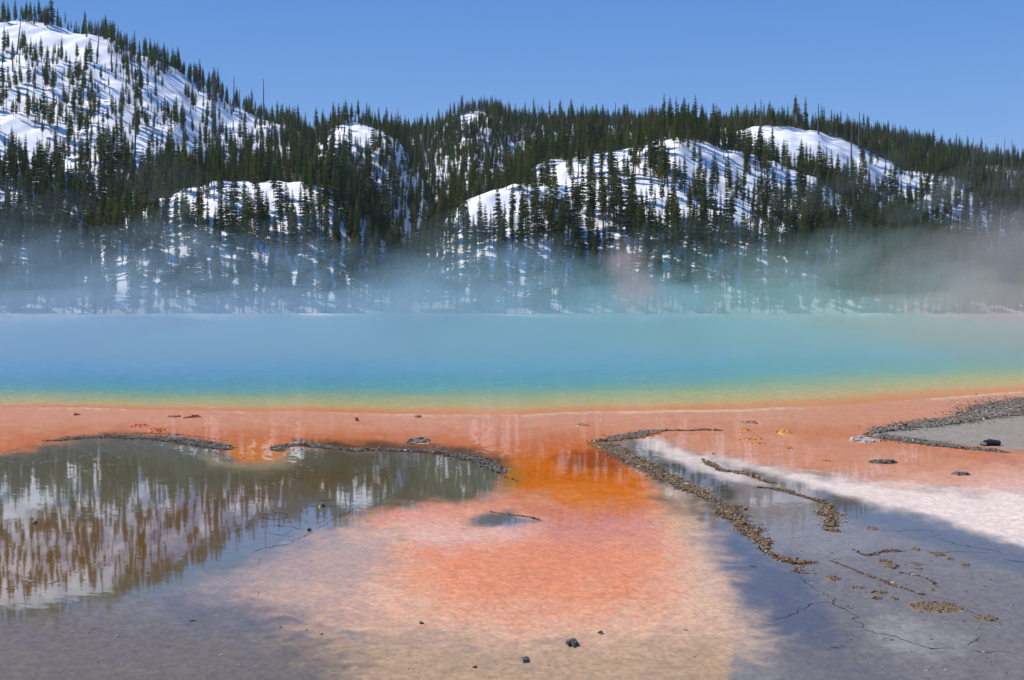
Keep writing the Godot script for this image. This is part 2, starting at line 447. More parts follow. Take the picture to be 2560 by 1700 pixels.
func build_mat() -> void:
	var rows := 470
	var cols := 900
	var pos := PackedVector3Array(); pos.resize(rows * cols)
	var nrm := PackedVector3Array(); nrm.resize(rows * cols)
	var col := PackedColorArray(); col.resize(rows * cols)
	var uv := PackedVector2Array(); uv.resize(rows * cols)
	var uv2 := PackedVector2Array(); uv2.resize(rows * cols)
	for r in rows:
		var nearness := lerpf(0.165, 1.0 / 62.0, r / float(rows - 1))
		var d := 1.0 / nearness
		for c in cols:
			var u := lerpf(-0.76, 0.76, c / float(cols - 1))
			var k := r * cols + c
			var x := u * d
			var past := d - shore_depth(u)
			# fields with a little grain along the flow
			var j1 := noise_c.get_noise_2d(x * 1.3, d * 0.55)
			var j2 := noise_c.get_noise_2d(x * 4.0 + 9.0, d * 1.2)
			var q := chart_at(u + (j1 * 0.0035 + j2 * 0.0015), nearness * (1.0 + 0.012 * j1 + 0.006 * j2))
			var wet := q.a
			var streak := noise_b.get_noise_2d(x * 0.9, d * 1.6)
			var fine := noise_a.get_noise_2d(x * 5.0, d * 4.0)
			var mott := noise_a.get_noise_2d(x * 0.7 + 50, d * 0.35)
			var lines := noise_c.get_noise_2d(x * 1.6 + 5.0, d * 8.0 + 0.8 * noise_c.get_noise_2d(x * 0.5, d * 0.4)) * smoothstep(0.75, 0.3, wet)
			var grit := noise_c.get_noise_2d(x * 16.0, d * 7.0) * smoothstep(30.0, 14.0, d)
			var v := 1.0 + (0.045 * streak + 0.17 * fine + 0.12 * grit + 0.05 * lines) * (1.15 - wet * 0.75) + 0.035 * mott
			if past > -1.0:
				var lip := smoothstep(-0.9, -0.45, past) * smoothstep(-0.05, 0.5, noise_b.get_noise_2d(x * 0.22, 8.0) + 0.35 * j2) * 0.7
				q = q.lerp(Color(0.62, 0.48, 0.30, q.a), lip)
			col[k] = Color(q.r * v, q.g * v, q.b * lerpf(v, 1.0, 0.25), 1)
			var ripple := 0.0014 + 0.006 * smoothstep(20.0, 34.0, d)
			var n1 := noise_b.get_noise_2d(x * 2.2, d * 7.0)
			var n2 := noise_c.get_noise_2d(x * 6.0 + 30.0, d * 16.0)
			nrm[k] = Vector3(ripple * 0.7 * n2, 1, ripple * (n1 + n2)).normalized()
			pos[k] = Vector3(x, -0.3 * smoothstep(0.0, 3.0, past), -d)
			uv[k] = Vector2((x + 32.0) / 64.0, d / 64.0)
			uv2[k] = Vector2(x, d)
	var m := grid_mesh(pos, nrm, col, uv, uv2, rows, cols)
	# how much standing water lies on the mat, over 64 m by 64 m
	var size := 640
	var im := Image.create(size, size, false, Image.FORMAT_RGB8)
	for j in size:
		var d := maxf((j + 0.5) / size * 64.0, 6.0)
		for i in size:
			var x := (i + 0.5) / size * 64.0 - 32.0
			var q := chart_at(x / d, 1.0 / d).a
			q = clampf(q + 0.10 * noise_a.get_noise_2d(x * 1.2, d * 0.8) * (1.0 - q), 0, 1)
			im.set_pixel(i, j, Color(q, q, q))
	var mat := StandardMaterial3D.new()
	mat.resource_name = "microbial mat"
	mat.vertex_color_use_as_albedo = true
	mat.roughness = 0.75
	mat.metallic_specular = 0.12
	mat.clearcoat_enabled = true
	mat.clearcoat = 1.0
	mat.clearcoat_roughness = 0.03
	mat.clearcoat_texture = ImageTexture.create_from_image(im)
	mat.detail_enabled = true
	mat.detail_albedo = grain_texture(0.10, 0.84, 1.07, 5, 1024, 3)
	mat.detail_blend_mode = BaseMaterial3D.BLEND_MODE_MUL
	mat.detail_uv_layer = BaseMaterial3D.DETAIL_UV_2
	mat.uv2_scale = Vector3(0.23, 0.17, 1)
	mat.cull_mode = BaseMaterial3D.CULL_DISABLED
	tag(part("thermal_flat", m, mat, self), "orange, salmon and grey microbial mat under a film of water", "", "", "structure")

func build_spring() -> void:
	var rows := 260
	var cols := 640
	var pos := PackedVector3Array(); pos.resize(rows * cols)
	var nrm := PackedVector3Array(); nrm.resize(rows * cols)
	var col := PackedColorArray(); col.resize(rows * cols)
	var bands := [
		[0.0, s3(226, 150, 60)], [0.6, s3(230, 128, 4)], [2.0, s3(226, 140, 16)], [3.6, s3(204, 168, 70)], [8.0, s3(172, 168, 84)],
		[13.0, s3(120, 156, 108)], [19.0, s3(76, 146, 138)], [28.0, s3(56, 134, 154)], [46.0, s3(58, 134, 170)], [75.0, s3(66, 134, 186)], [130.0, s3(66, 134, 186)]]
	for c in cols:
		var u := lerpf(-0.75, 0.75, c / float(cols - 1))
		var near := shore_depth(u)
		for r in rows:
			var t := r / float(rows - 1)
			var d := lerpf(near - 0.5, 158.0, t * t * 0.65 + t * 0.35)
			var x := u * d
			var k := r * cols + c
			pos[k] = Vector3(x, -0.006, -d)
			var n1 := noise_b.get_noise_2d(x * 0.55, d * 1.2)
			var n2 := noise_c.get_noise_2d(x * 1.6 + 20.0, d * 3.2)
			var amp := 0.05 * smoothstep(0.3, 6.0, d - near)
			nrm[k] = Vector3(amp * 0.5 * (n1 + n2), 1, amp * (n1 + 1.4 * n2) + 0.004 * n2).normalized()
			var s := d - near
			s += (0.9 * noise_a.get_noise_2d(x * 0.18, d * 0.3) + 0.5 * n2) * smoothstep(0.2, 3.0, s)
			s *= lerpf(1.9, 1.3, smoothstep(-0.36, 0.0, u))
			s = maxf(s - 0.5 * s * smoothstep(0.02, 0.30, u), 0.0)      # shoaling towards the right
			var cc: Color = bands[-1][1]
			for i in bands.size() - 1:
				if s < bands[i + 1][0]:
					cc = bands[i][1].lerp(bands[i + 1][1], clampf((s - bands[i][0]) / (bands[i + 1][0] - bands[i][0]), 0, 1))
					break
			var v := 1.0 + (0.20 + 0.16 * smoothstep(9.0, 16.0, s)) * (n2 + 0.4 * n1) * smoothstep(0.5, 3.0, s)
			col[k] = Color(cc.r * v, cc.g * v, cc.b * v, 1)
	var m := grid_mesh(pos, nrm, col, PackedVector2Array(), PackedVector2Array(), rows, cols)
	var mat := StandardMaterial3D.new()
	mat.resource_name = "spring water"
	mat.vertex_color_use_as_albedo = true
	mat.roughness = 0.16
	mat.metallic_specular = 0.16
	mat.cull_mode = BaseMaterial3D.CULL_DISABLED
	tag(part("spring_water", m, mat, self), "turquoise hot spring water grading to yellow and orange at its edge", "", "", "structure")

# ---------------------------------------------------------------- trees
func pine_crown(seed_: int, h: float, r0: float, bare: float, gap: float, hue: Color) -> ArrayMesh:
	var g := RandomNumberGenerator.new()
	g.seed = seed_
	var st := SurfaceTool.new()
	st.begin(Mesh.PRIMITIVE_TRIANGLES)
	var whorls := 26
	for w in whorls:
		var t := (w + g.randf() * 0.6) / whorls
		var y := lerpf(h * bare, h * 0.985, t)
		var reach := r0 * pow(1.0 - t, 0.72) * (0.75 + 0.5 * g.randf()) + 0.12
		if t < 0.12: reach *= 0.55 + t * 3.5
		var n := 6 if t < 0.75 else 4
		var a0 := g.randf() * TAU
		for b in n:
			if g.randf() < gap: continue
			var a := a0 + TAU * b / n + g.randf_range(-0.35, 0.35)
			var out := Vector3(cos(a), 0, sin(a))
			var l := reach * g.randf_range(0.7, 1.15)
			var droop := g.randf_range(-0.28, 0.12) * l
			var c := Color(0.09, 0.12, 0.026).lerp(Color(0.15, 0.17, 0.040), g.randf())
			if g.randf() < 0.10: c = Color(0.17, 0.13, 0.06)
			c = c * hue
			for s in 3:
				var base := Vector3(0, y, 0) + out * l * (0.06 + 0.27 * s) + Vector3(0, droop * (0.3 * s), 0)
				var tip := Vector3(0, y + 0.16 * l, 0) + out * l * (0.46 + 0.27 * s) + Vector3(0, droop * (0.3 + 0.3 * s), 0)
				var wide := (0.34 - 0.05 * s) * (0.5 + 0.5 * l) * g.randf_range(0.8, 1.3)
				var side := out.cross(Vector3.UP).normalized() * wide
				var up := Vector3(0, wide * 0.75, 0)
				var mid := base.lerp(tip, 0.45)
				for pair in [[side + up * 0.35, -side + up * 0.25], [up + side * 0.25, -up * 0.6 - side * 0.25]]:
					st.set_color(c * g.randf_range(0.85, 1.15))
					st.add_vertex(base); st.add_vertex(mid + pair[0]); st.add_vertex(tip)
					st.add_vertex(base); st.add_vertex(tip); st.add_vertex(mid + pair[1])
	st.generate_normals()
	return st.commit()

func tube(st: SurfaceTool, a: Vector3, b: Vector3, ra: float, rb: float, n: int) -> void:
	var ax := (b - a).normalized()
	var s := ax.cross(Vector3.RIGHT if absf(ax.x) < 0.8 else Vector3.UP).normalized()
	var t := ax.cross(s)
	for i in n:
		var p := TAU * i / n
		var q := TAU * (i + 1) / n
		var o := s * cos(p) + t * sin(p)
		var w := s * cos(q) + t * sin(q)
		st.add_vertex(a + o * ra); st.add_vertex(b + o * rb); st.add_vertex(a + w * ra)
		st.add_vertex(a + w * ra); st.add_vertex(b + o * rb); st.add_vertex(b + w * rb)

func pine_trunk(h: float) -> ArrayMesh:
	var st := SurfaceTool.new()
	st.begin(Mesh.PRIMITIVE_TRIANGLES)
	tube(st, Vector3(0, -0.8, 0), Vector3(0, h * 0.5, 0), 0.16, 0.11, 6)
	tube(st, Vector3(0, h * 0.5, 0), Vector3(0, h, 0), 0.11, 0.015, 6)
	st.generate_normals()
	return st.commit()

var crown_mat := StandardMaterial3D.new()
var bark_mat := StandardMaterial3D.new()
var snag_mat := StandardMaterial3D.new()
var pines := []          # [crown, trunk]
const PINE_H := 13.0

func forest_density(vx: float, vy: float) -> float:   # how closely trees stand, read on the enlargement
	var v := Vector2(vx, vy)
	var dens := 1.0
	for o in open_ground:
		if Geometry2D.is_point_in_polygon(v, o[0]): dens = o[1]
	return dens

var open_ground := []

func open(points: Array, d: float) -> void:
	var p := PackedVector2Array()
	for q in points: p.append(Vector2(q[0], q[1]))
	open_ground.append([p, d])

func build_forest() -> void:
	crown_mat.resource_name = "pine needles"
	crown_mat.vertex_color_use_as_albedo = true
	crown_mat.roughness = 0.7
	crown_mat.metallic_specular = 0.2
	crown_mat.cull_mode = BaseMaterial3D.CULL_DISABLED
	crown_mat.backlight_enabled = true
	crown_mat.backlight = Color(0.9, 0.9, 0.75)
	bark_mat.resource_name = "pine bark"
	bark_mat.albedo_color = Color(0.12, 0.095, 0.075).linear_to_srgb()
	bark_mat.roughness = 0.9
	snag_mat.resource_name = "weathered dead wood"
	snag_mat.albedo_color = Color(0.10, 0.092, 0.085).linear_to_srgb()
	snag_mat.roughness = 0.9
	for i in 8:
		var crown := pine_crown(100 + i, PINE_H, [1.6, 1.35, 1.75, 1.2, 1.5, 1.95, 1.15, 1.45][i], [0.10, 0.2, 0.14, 0.34, 0.22, 0.08, 0.4, 0.28][i], [0.05, 0.12, 0.1, 0.25, 0.18, 0.04, 0.3, 0.2][i], [Color(1.0, 1.0, 1.0), Color(1.12, 1.06, 0.8), Color(0.86, 0.95, 1.05), Color(1.2, 1.0, 0.8), Color(0.95, 1.08, 0.85), Color(0.82, 0.86, 0.95), Color(1.3, 1.12, 0.9), Color(1.05, 1.12, 0.8)][i])
		crown.surface_set_material(0, crown_mat)
		pines.append([crown, pine_trunk(PINE_H)])
	# clearings of the photograph: the snow faces
	open([[-400, 55], [60, 56], [200, 76], [330, 124], [470, 204], [600, 272], [670, 297], [640, 330], [560, 380], [520, 402], [400, 380], [300, 400], [160, 395], [0, 375], [-400, 375]], 0.5)
	open([[-400, 60], [60, 58], [190, 80], [260, 110], [250, 150], [120, 130], [0, 110], [-400, 110]], 0.07)
	open([[330, 170], [420, 190], [560, 290], [660, 310], [560, 330], [430, 270], [340, 220]], 0.14)
	open([[0, 270], [60, 285], [130, 330], [100, 372], [0, 350]], 0.1)
	open([[380, 464], [500, 411], [575, 406], [700, 424], [800, 472], [800, 520], [740, 530], [560, 540], [400, 510]], 0.56)
	open([[505, 410], [600, 407], [650, 412], [640, 450], [560, 480], [520, 460]], 0.08)
	open([[735, 330], [780, 298], [820, 289], [870, 298], [900, 322], [860, 334], [780, 334]], 0.25)
	open([[1050, 300], [1075, 270], [1120, 266], [1122, 290], [1080, 305]], 0.08)
	open([[1050, 520], [1060, 470], [1140, 432], [1230, 400], [1300, 374], [1440, 345], [1560, 321], [1680, 355], [1760, 380], [1870, 412], [1960, 470], [2080, 552], [1960, 540], [1800, 525], [1600, 525], [1400, 515], [1250, 505], [1100, 530]], 0.56)
	open([[1235, 395], [1295, 376], [1310, 420], [1310, 500], [1230, 490], [1220, 430]], 0.06)
	open([[1060, 480], [1130, 436], [1170, 445], [1120, 520], [1060, 525]], 0.08)
	open([[1620, 330], [1700, 304], [1780, 300], [1870, 304], [1980, 345], [2090, 398], [2200, 420], [2200, 450], [2060, 450], [1960, 430], [1900, 410], [1800, 400], [1700, 370]], 0.42)
	open([[1690, 300], [1780, 296], [1870, 300], [1970, 338], [1980, 400], [1880, 400], [1760, 380], [1700, 350]], 0.06)
	open([[1660, 440], [1740, 500], [1800, 520], [1740, 530], [1640, 500]], 0.15)
	open([[1900, 470], [1960, 510], [1960, 540], [1880, 510]], 0.15)

	# find the places
	var cell := 2.9
	var taken := {}
	var spots := []
	var tries := 0
	while tries < 120000:
		tries += 1
		var d := sqrt(rng.randf_range(305.0 * 305.0, 880.0 * 880.0))
		var u := rng.randf_range(-0.475, 0.475)
		var h := height(u, d)
		var py := HORIZON - (h - EYE) / d * F
		var px := MID + u * F
		var seen := h >= EYE + horizon_before(u, d) * d - 0.7
		var dens := forest_density(px / V, py / V) if seen else 1.0
		var x := u * d
		var clump := noise_a.get_noise_2d(x * 0.05, d * 0.05)
		var pick := rng.randf()
		var mean := lerpf(10.8, 8.2, smoothstep(380.0, 620.0, d))
		var tall := clampf(rng.randfn(mean, mean * 0.3), 2.6, 17.0)
		if dens < 0.6:
			dens = clampf(dens * dens * 1.15 * (1.0 + 3.0 * clump), 0.0, 0.7)
			tall *= 0.9
		if d < 345: dens *= 0.28 + 0.4 * clampf(clump * 2, 0, 1)
		if dens >= 0.99 and seen: dens = 1.0 if (py / V < 400 and px / V > 950) or (py / V < 500 and px / V > 660 and px / V < 1010) else clampf(1.0 + 0.7 * clump, 0.5, 1.0)
		var close := 0.85 if px / V > 680 and px / V < 1010 and py / V > 345 and py / V < 520 else 0.55 if py / V < 500 else 0.72
		if pick > dens * close: continue
		var key := Vector2i(int(floor(x / cell)), int(floor(d / cell)))
		if taken.has(key): continue
		# what shows of it over the ground before it
		var low := maxf(h, EYE + horizon_before(u, d) * d)
		var shows := h + tall - low
		if shows < 1.0: continue
		taken[key] = true
		if dens < 0.4 and rng.randf() < 0.25: tall *= rng.randf_range(0.25, 0.6)
		spots.append({"x": x, "d": d, "h": h, "tall": tall, "u": u, "px": px / V, "py": py / V, "show": shows / d * F, "clump": clump, "dens": dens, "kind": rng.randi() % 8, "turn": rng.randf() * TAU, "wide": rng.randf_range(0.66, 1.25), "tint": rng.randf()})
	# the 300 that show largest are trees of their own
	spots.sort_custom(func(a, b): return a.show + (40.0 if a.dens < 0.3 else 0.0) > b.show + (40.0 if b.dens < 0.3 else 0.0))
	var own := []
	var rest := []
	for s in spots:
		if own.size() < 300 and absf(s.u) < 0.402: own.append(s)
		else: rest.append(s)
	print("trees ", spots.size(), " own ", own.size())
	name_trees(own)
	for s in own:
		var t := thing("pine_tree", Vector3(s.x, s.h, -s.d))
		t.rotation = Vector3(rng.randf_range(-0.03, 0.03), s.turn, rng.randf_range(-0.03, 0.03))
		var k: float = s.tall / PINE_H
		t.scale = Vector3(k * s.wide, k, k * s.wide)
		part("crown", pines[s.kind][0], crown_mat, t)
		part("trunk", pines[s.kind][1], bark_mat, t)
		tag(t, s.label, "pine tree", s.group)
	var forest := thing("pine_forest")
	tag(forest, "dense lodgepole pine forest covering the hills behind the spring", "", "", "stuff")
	for kind in 8:
		var places := []
		var tints := []
		for s in rest:
			if s.kind != kind: continue
			var k: float = s.tall / PINE_H
			places.append(Transform3D(Basis(Vector3.UP, s.turn) * Basis.from_scale(Vector3(k * s.wide, k, k * s.wide)), Vector3(s.x, s.h, -s.d)))
			var v: float = 0.75 + 0.55 * s.tint
			tints.append(Color(v * (0.95 + 0.2 * s.clump), v, v * 0.95, 1))
		scatter("pine_crowns", pines[kind][0], crown_mat, places, tints, forest)
		scatter("pine_trunks", pines[kind][1], bark_mat, places, [], forest)
	# dead snags: [across, foot, top, lean] on the enlargement
	var snags := [
		[610, 272, 184, 0.0, "rising above the pines where the left ridge runs out"], [541, 258, 180, -0.02, "standing on the snowy right shoulder of the left hill"],
		[556, 268, 212, 0.02, "leaning just right of a taller one on the left hill's shoulder"], [45, 128, 48, -0.12, "leaning at the top left of the snow face"],
		[35, 170, 100, 0.0, "low on the snow at the far left edge"], [228, 150, 78, -0.08, "slanting across the snow below the left crest"],
		[262, 170, 95, 0.02, "beside the dark clump below the left crest"], [314, 360, 232, -0.03, "tall in the middle of the left snow face"],
		[492, 250, 168, -0.05, "leaning on the left ridge below the skyline pines"], [500, 290, 178, 0.03, "behind a clump on the left ridge, upright"],
		[490, 380, 250, -0.04, "slanting down the right part of the left snow face"], [205, 440, 330, -0.08, "slanting over the forest edge below the left snow face"],
		[262, 420, 322, 0.02, "at the foot of the left snow face beside thin pines"], [978, 300, 246, 0.02, "in the saddle left of the central summit"],
		[984, 300, 252, -0.04, "close beside another in the saddle left of the central summit"], [1240, 300, 243, 0.0, "right of the central summit on the skyline"],
		[1316, 300, 232, 0.02, "tallest on the skyline of the central ridge"], [1418, 300, 240, 0.0, "mid way along the central ridge skyline"],
		[1586, 300, 240, 0.0, "on the skyline left of the upper right snow dome"], [1752, 300, 232, 0.0, "on the skyline above the upper right snow dome"],
		[1884, 312, 242, 0.0, "bare on the crest of the upper right snow dome"], [1978, 345, 262, 0.0, "left one of a pair right of the upper snow dome"],
		[2002, 350, 272, 0.02, "right one of a pair right of the upper snow dome"], [1960, 400, 290, 0.0, "in front of the right end of the upper snow dome"],
		[2240, 365, 305, 0.0, "thin above the hazy right-hand ridge"], [2310, 380, 318, -0.02, "in the haze near the right edge of the ridge"],
		[2332, 384, 314, 0.02, "rightmost on the hazy ridge skyline"], [1492, 728, 678, 0.0, "alone in the steam in front of the forest foot"],
		[2185, 350, 312, 0.0, "short above the descending right-hand ridge"]]
	for s in snags:
		var u: float = (s[0] * V - MID) / F
		var py: float = s[1] * V
		# the nearest ground along this bearing that is seen at that height
		var d := 300.0
		while d < 860.0 and HORIZON - (height(u, d) - EYE) / d * F > py: d += 2.0
		if d >= 860.0: d = 620.0
		var h := height(u, d)
		var tall: float = clampf((s[1] - s[2]) * V / F * d + maxf(0.0, (HORIZON - (h - EYE) / d * F - py) / F * d), 5.0, 30.0)
		var t := thing("dead_tree", Vector3(u * d, h, -d))
		t.rotation.z = s[3]
		var st := SurfaceTool.new()
		st.begin(Mesh.PRIMITIVE_TRIANGLES)
		tube(st, Vector3(0, -0.8, 0), Vector3(0, tall * 0.6, 0), 0.36, 0.26, 7)
		tube(st, Vector3(0, tall * 0.6, 0), Vector3(0.05, tall, 0), 0.26, 0.12, 7)
		st.generate_normals()
		part("trunk", st.commit(), snag_mat, t)
		st = SurfaceTool.new()
		st.begin(Mesh.PRIMITIVE_TRIANGLES)
		for b in 12:
			var y := tall * rng.randf_range(0.45, 0.95)
			var a := rng.randf() * TAU
			var l := rng.randf_range(0.25, 1.0)
			tube(st, Vector3(0, y, 0), Vector3(cos(a) * l, y + rng.randf_range(-0.2, 0.35), sin(a) * l), 0.045, 0.015, 4)
		st.generate_normals()
		part("branch_stubs", st.commit(), snag_mat, t)
		tag(t, "bare dead pine trunk " + s[4], "dead tree", "dead snags among the pines")

const ORDINALS := ["first", "second", "third", "fourth", "fifth", "sixth", "seventh", "eighth", "ninth", "tenth", "eleventh", "twelfth", "thirteenth", "fourteenth", "fifteenth", "sixteenth", "seventeenth", "eighteenth", "nineteenth", "twentieth"]

func fallen_logs() -> void:
	for l in [[1222, 452, 7.0, 0.35, "fallen dead log on the snow by the middle slope's bare patch"], [1296, 476, 5.0, -0.1, "short fallen log lower on the middle snow slope"], [596, 452, 4.0, 0.2, "short fallen log near the top of the rounded snow knoll"], [150, 176, 6.0, -0.5, "fallen log lying downslope on the left hill's upper snow"], [1840, 348, 5.0, 0.15, "fallen log on the upper right snow dome"]]:
		var u: float = (l[0] * V - MID) / F
		var d := 320.0
		while d < 860.0 and HORIZON - (height(u, d) - EYE) / d * F > l[1] * V: d += 1.0
		var t := thing("fallen_log", Vector3(u * d, height(u, d) + 0.25, -d))
		t.rotation.z = l[3]
		var st := SurfaceTool.new()
		st.begin(Mesh.PRIMITIVE_TRIANGLES)
		tube(st, Vector3(-l[2] * 0.5, 0, 0), Vector3(l[2] * 0.5, 0, 0.6), 0.24, 0.12, 7)
		st.generate_normals()
		part("log_stem", st.commit(), snag_mat, t)
		st = SurfaceTool.new()
		st.begin(Mesh.PRIMITIVE_TRIANGLES)
		for b in 9:
			var x: float = l[2] * rng.randf_range(-0.2, 0.48)
			tube(st, Vector3(x, 0, 0.3), Vector3(x + rng.randf_range(0.1, 0.5), rng.randf_range(0.4, 1.0), 0.3 + rng.randf_range(-0.6, 0.6)), 0.05, 0.02, 4)
		st.generate_normals()
		part("branch_stubs", st.commit(), snag_mat, t)
		tag(t, l[4], "fallen log", "fallen logs on the snow")

func name_trees(own: Array) -> void:
	var zones := {}
	for s in own:
		var z := ""
		if s.py < 150 and s.px < 420: z = "near the top of the left snow hill"
		elif s.py < 330 and s.px < 260: z = "on the left hill's open snow by the left edge"
		elif s.py < 330 and s.px < 700: z = "on the sloping right shoulder of the left snow hill"
		elif s.px < 330 and s.py < 430: z = "at the bottom left of the left hill's snow"
		elif s.px < 700 and s.py < 430: z = "on the lower middle of the left hill's snow"
		elif s.px > 360 and s.px < 830 and s.py < 500: z = "on top of the rounded snow knoll"
		elif s.px > 360 and s.px < 830 and s.py < 570: z = "on the flank of the rounded snow knoll"
		elif s.px > 700 and s.px < 1000 and s.py < 430: z = "by the small snow bump in the saddle"
		elif s.px > 1620 and s.py < 450: z = "on the upper right snow dome"
		elif s.px > 1000 and s.px < 1240 and s.py < 560: z = "on the left lobe of the middle snow slope"
		elif s.px >= 1240 and s.px < 1500 and s.py < 560: z = "on the middle snow slope beside its bare patch"
		elif s.px >= 1500 and s.px < 1760 and s.py < 560: z = "on the upper half of the long right snow slope"
		elif s.px >= 1760 and s.px < 2150 and s.py < 560: z = "on the right end of the long snow slope"
		elif s.px < 220: z = "in the steam at the far left forest foot"
		elif s.px < 480: z = "in the steam left of the knoll's foot"
		elif s.px < 720: z = "in the steam under the snow knoll"
		elif s.px < 960: z = "in the steam right of the knoll's foot"
		elif s.px < 1220: z = "in the steam below the left lobe slope"
		elif s.px < 1480: z = "in the steam left of the rosy wisp"
		elif s.px < 1760: z = "in the steam behind the rosy wisp"
		elif s.px < 2060: z = "in the teal steam below the right snow slope"
		else: z = "in the haze at the far right forest foot"
		if not zones.has(z): zones[z] = []
		zones[z].append(s)
	for z in zones:
		var list: Array = zones[z]
		list.sort_custom(func(a, b): return a.px < b.px)
		var count := {}
		for i in list.size():
			var s = list[i]
			var size := "tall" if s.tall > 13.2 else "short" if s.tall < 9.5 else "medium"
			var form: String = ["full", "slim", "broad", "bare-stemmed", "loose", "bushy", "wispy", "open"][s.kind]
			var what := "%s %s pine" % [size, form]
			count[what] = count.get(what, 0) + 1
			s.nth = count[what]
			s.what = what
			s.group = "pines " + z
		for s in list:
			s.label = "%s %s" % [s.what, z]
			if count[s.what] > 1: s.label = "%s %s from left %s" % [ORDINALS[mini(s.nth - 1, 19)], s.what, z]

# ---------------------------------------------------------------- mineral rims
var pebble_mesh := []
var pebble_mat := StandardMaterial3D.new()
var crust_mat := StandardMaterial3D.new()

func pebble_shape(seed_: int) -> ArrayMesh:
	var g := RandomNumberGenerator.new()
	g.seed = seed_
	var n := FastNoiseLite.new()
	n.seed = seed_
	n.frequency = 0.9
	var st := SurfaceTool.new()
	st.begin(Mesh.PRIMITIVE_TRIANGLES)
	st.set_smooth_group(-1)
	var rings := 4
	var seg := 7
	var p := func(i: int, j: int) -> Vector3:
		var th := PI * i / rings
		var ph := TAU * (j % seg) / seg
		var v := Vector3(sin(th) * cos(ph), cos(th), sin(th) * sin(ph))
		return v * (0.5 + 0.35 * n.get_noise_3dv(v * 1.4)) * Vector3(1, 0.7, 1)
	for i in rings:
		for j in seg:
			var a: Vector3 = p.call(i, j)
			var b: Vector3 = p.call(i, j + 1)
			var c: Vector3 = p.call(i + 1, j)
			var d: Vector3 = p.call(i + 1, j + 1)
			if i > 0: st.add_vertex(a); st.add_vertex(b); st.add_vertex(c)
			if i < rings - 1: st.add_vertex(b); st.add_vertex(d); st.add_vertex(c)
	st.generate_normals()
	return st.commit()

func curve(points: Array, step: float) -> Array:     # evenly spaced places along readings [px, py, width m] of the photograph
	var c := Curve3D.new()
	var w := []
	for q in points:
		c.add_point(ground_at(q[0], q[1]))
		w.append(q[2])
	var n := points.size()
	for i in range(1, n - 1):
		var t := (c.get_point_position(i + 1) - c.get_point_position(i - 1)) / 6.0
		c.set_point_in(i, -t * 0.8)
		c.set_point_out(i, t * 0.8)
	var offs := []
	for i in n: offs.append(c.get_closest_offset(c.get_point_position(i)))
	var out := []
	var total := c.get_baked_length()
	var k := maxi(int(total / step), 2)
	for i in k + 1:
		var o := total * i / k
		var j := 0
		while j < n - 2 and offs[j + 1] < o: j += 1
		var f := clampf((o - offs[j]) / maxf(offs[j + 1] - offs[j], 1e-4), 0, 1)
		out.append([c.sample_baked(o), lerpf(w[j], w[j + 1], f)])
	return out

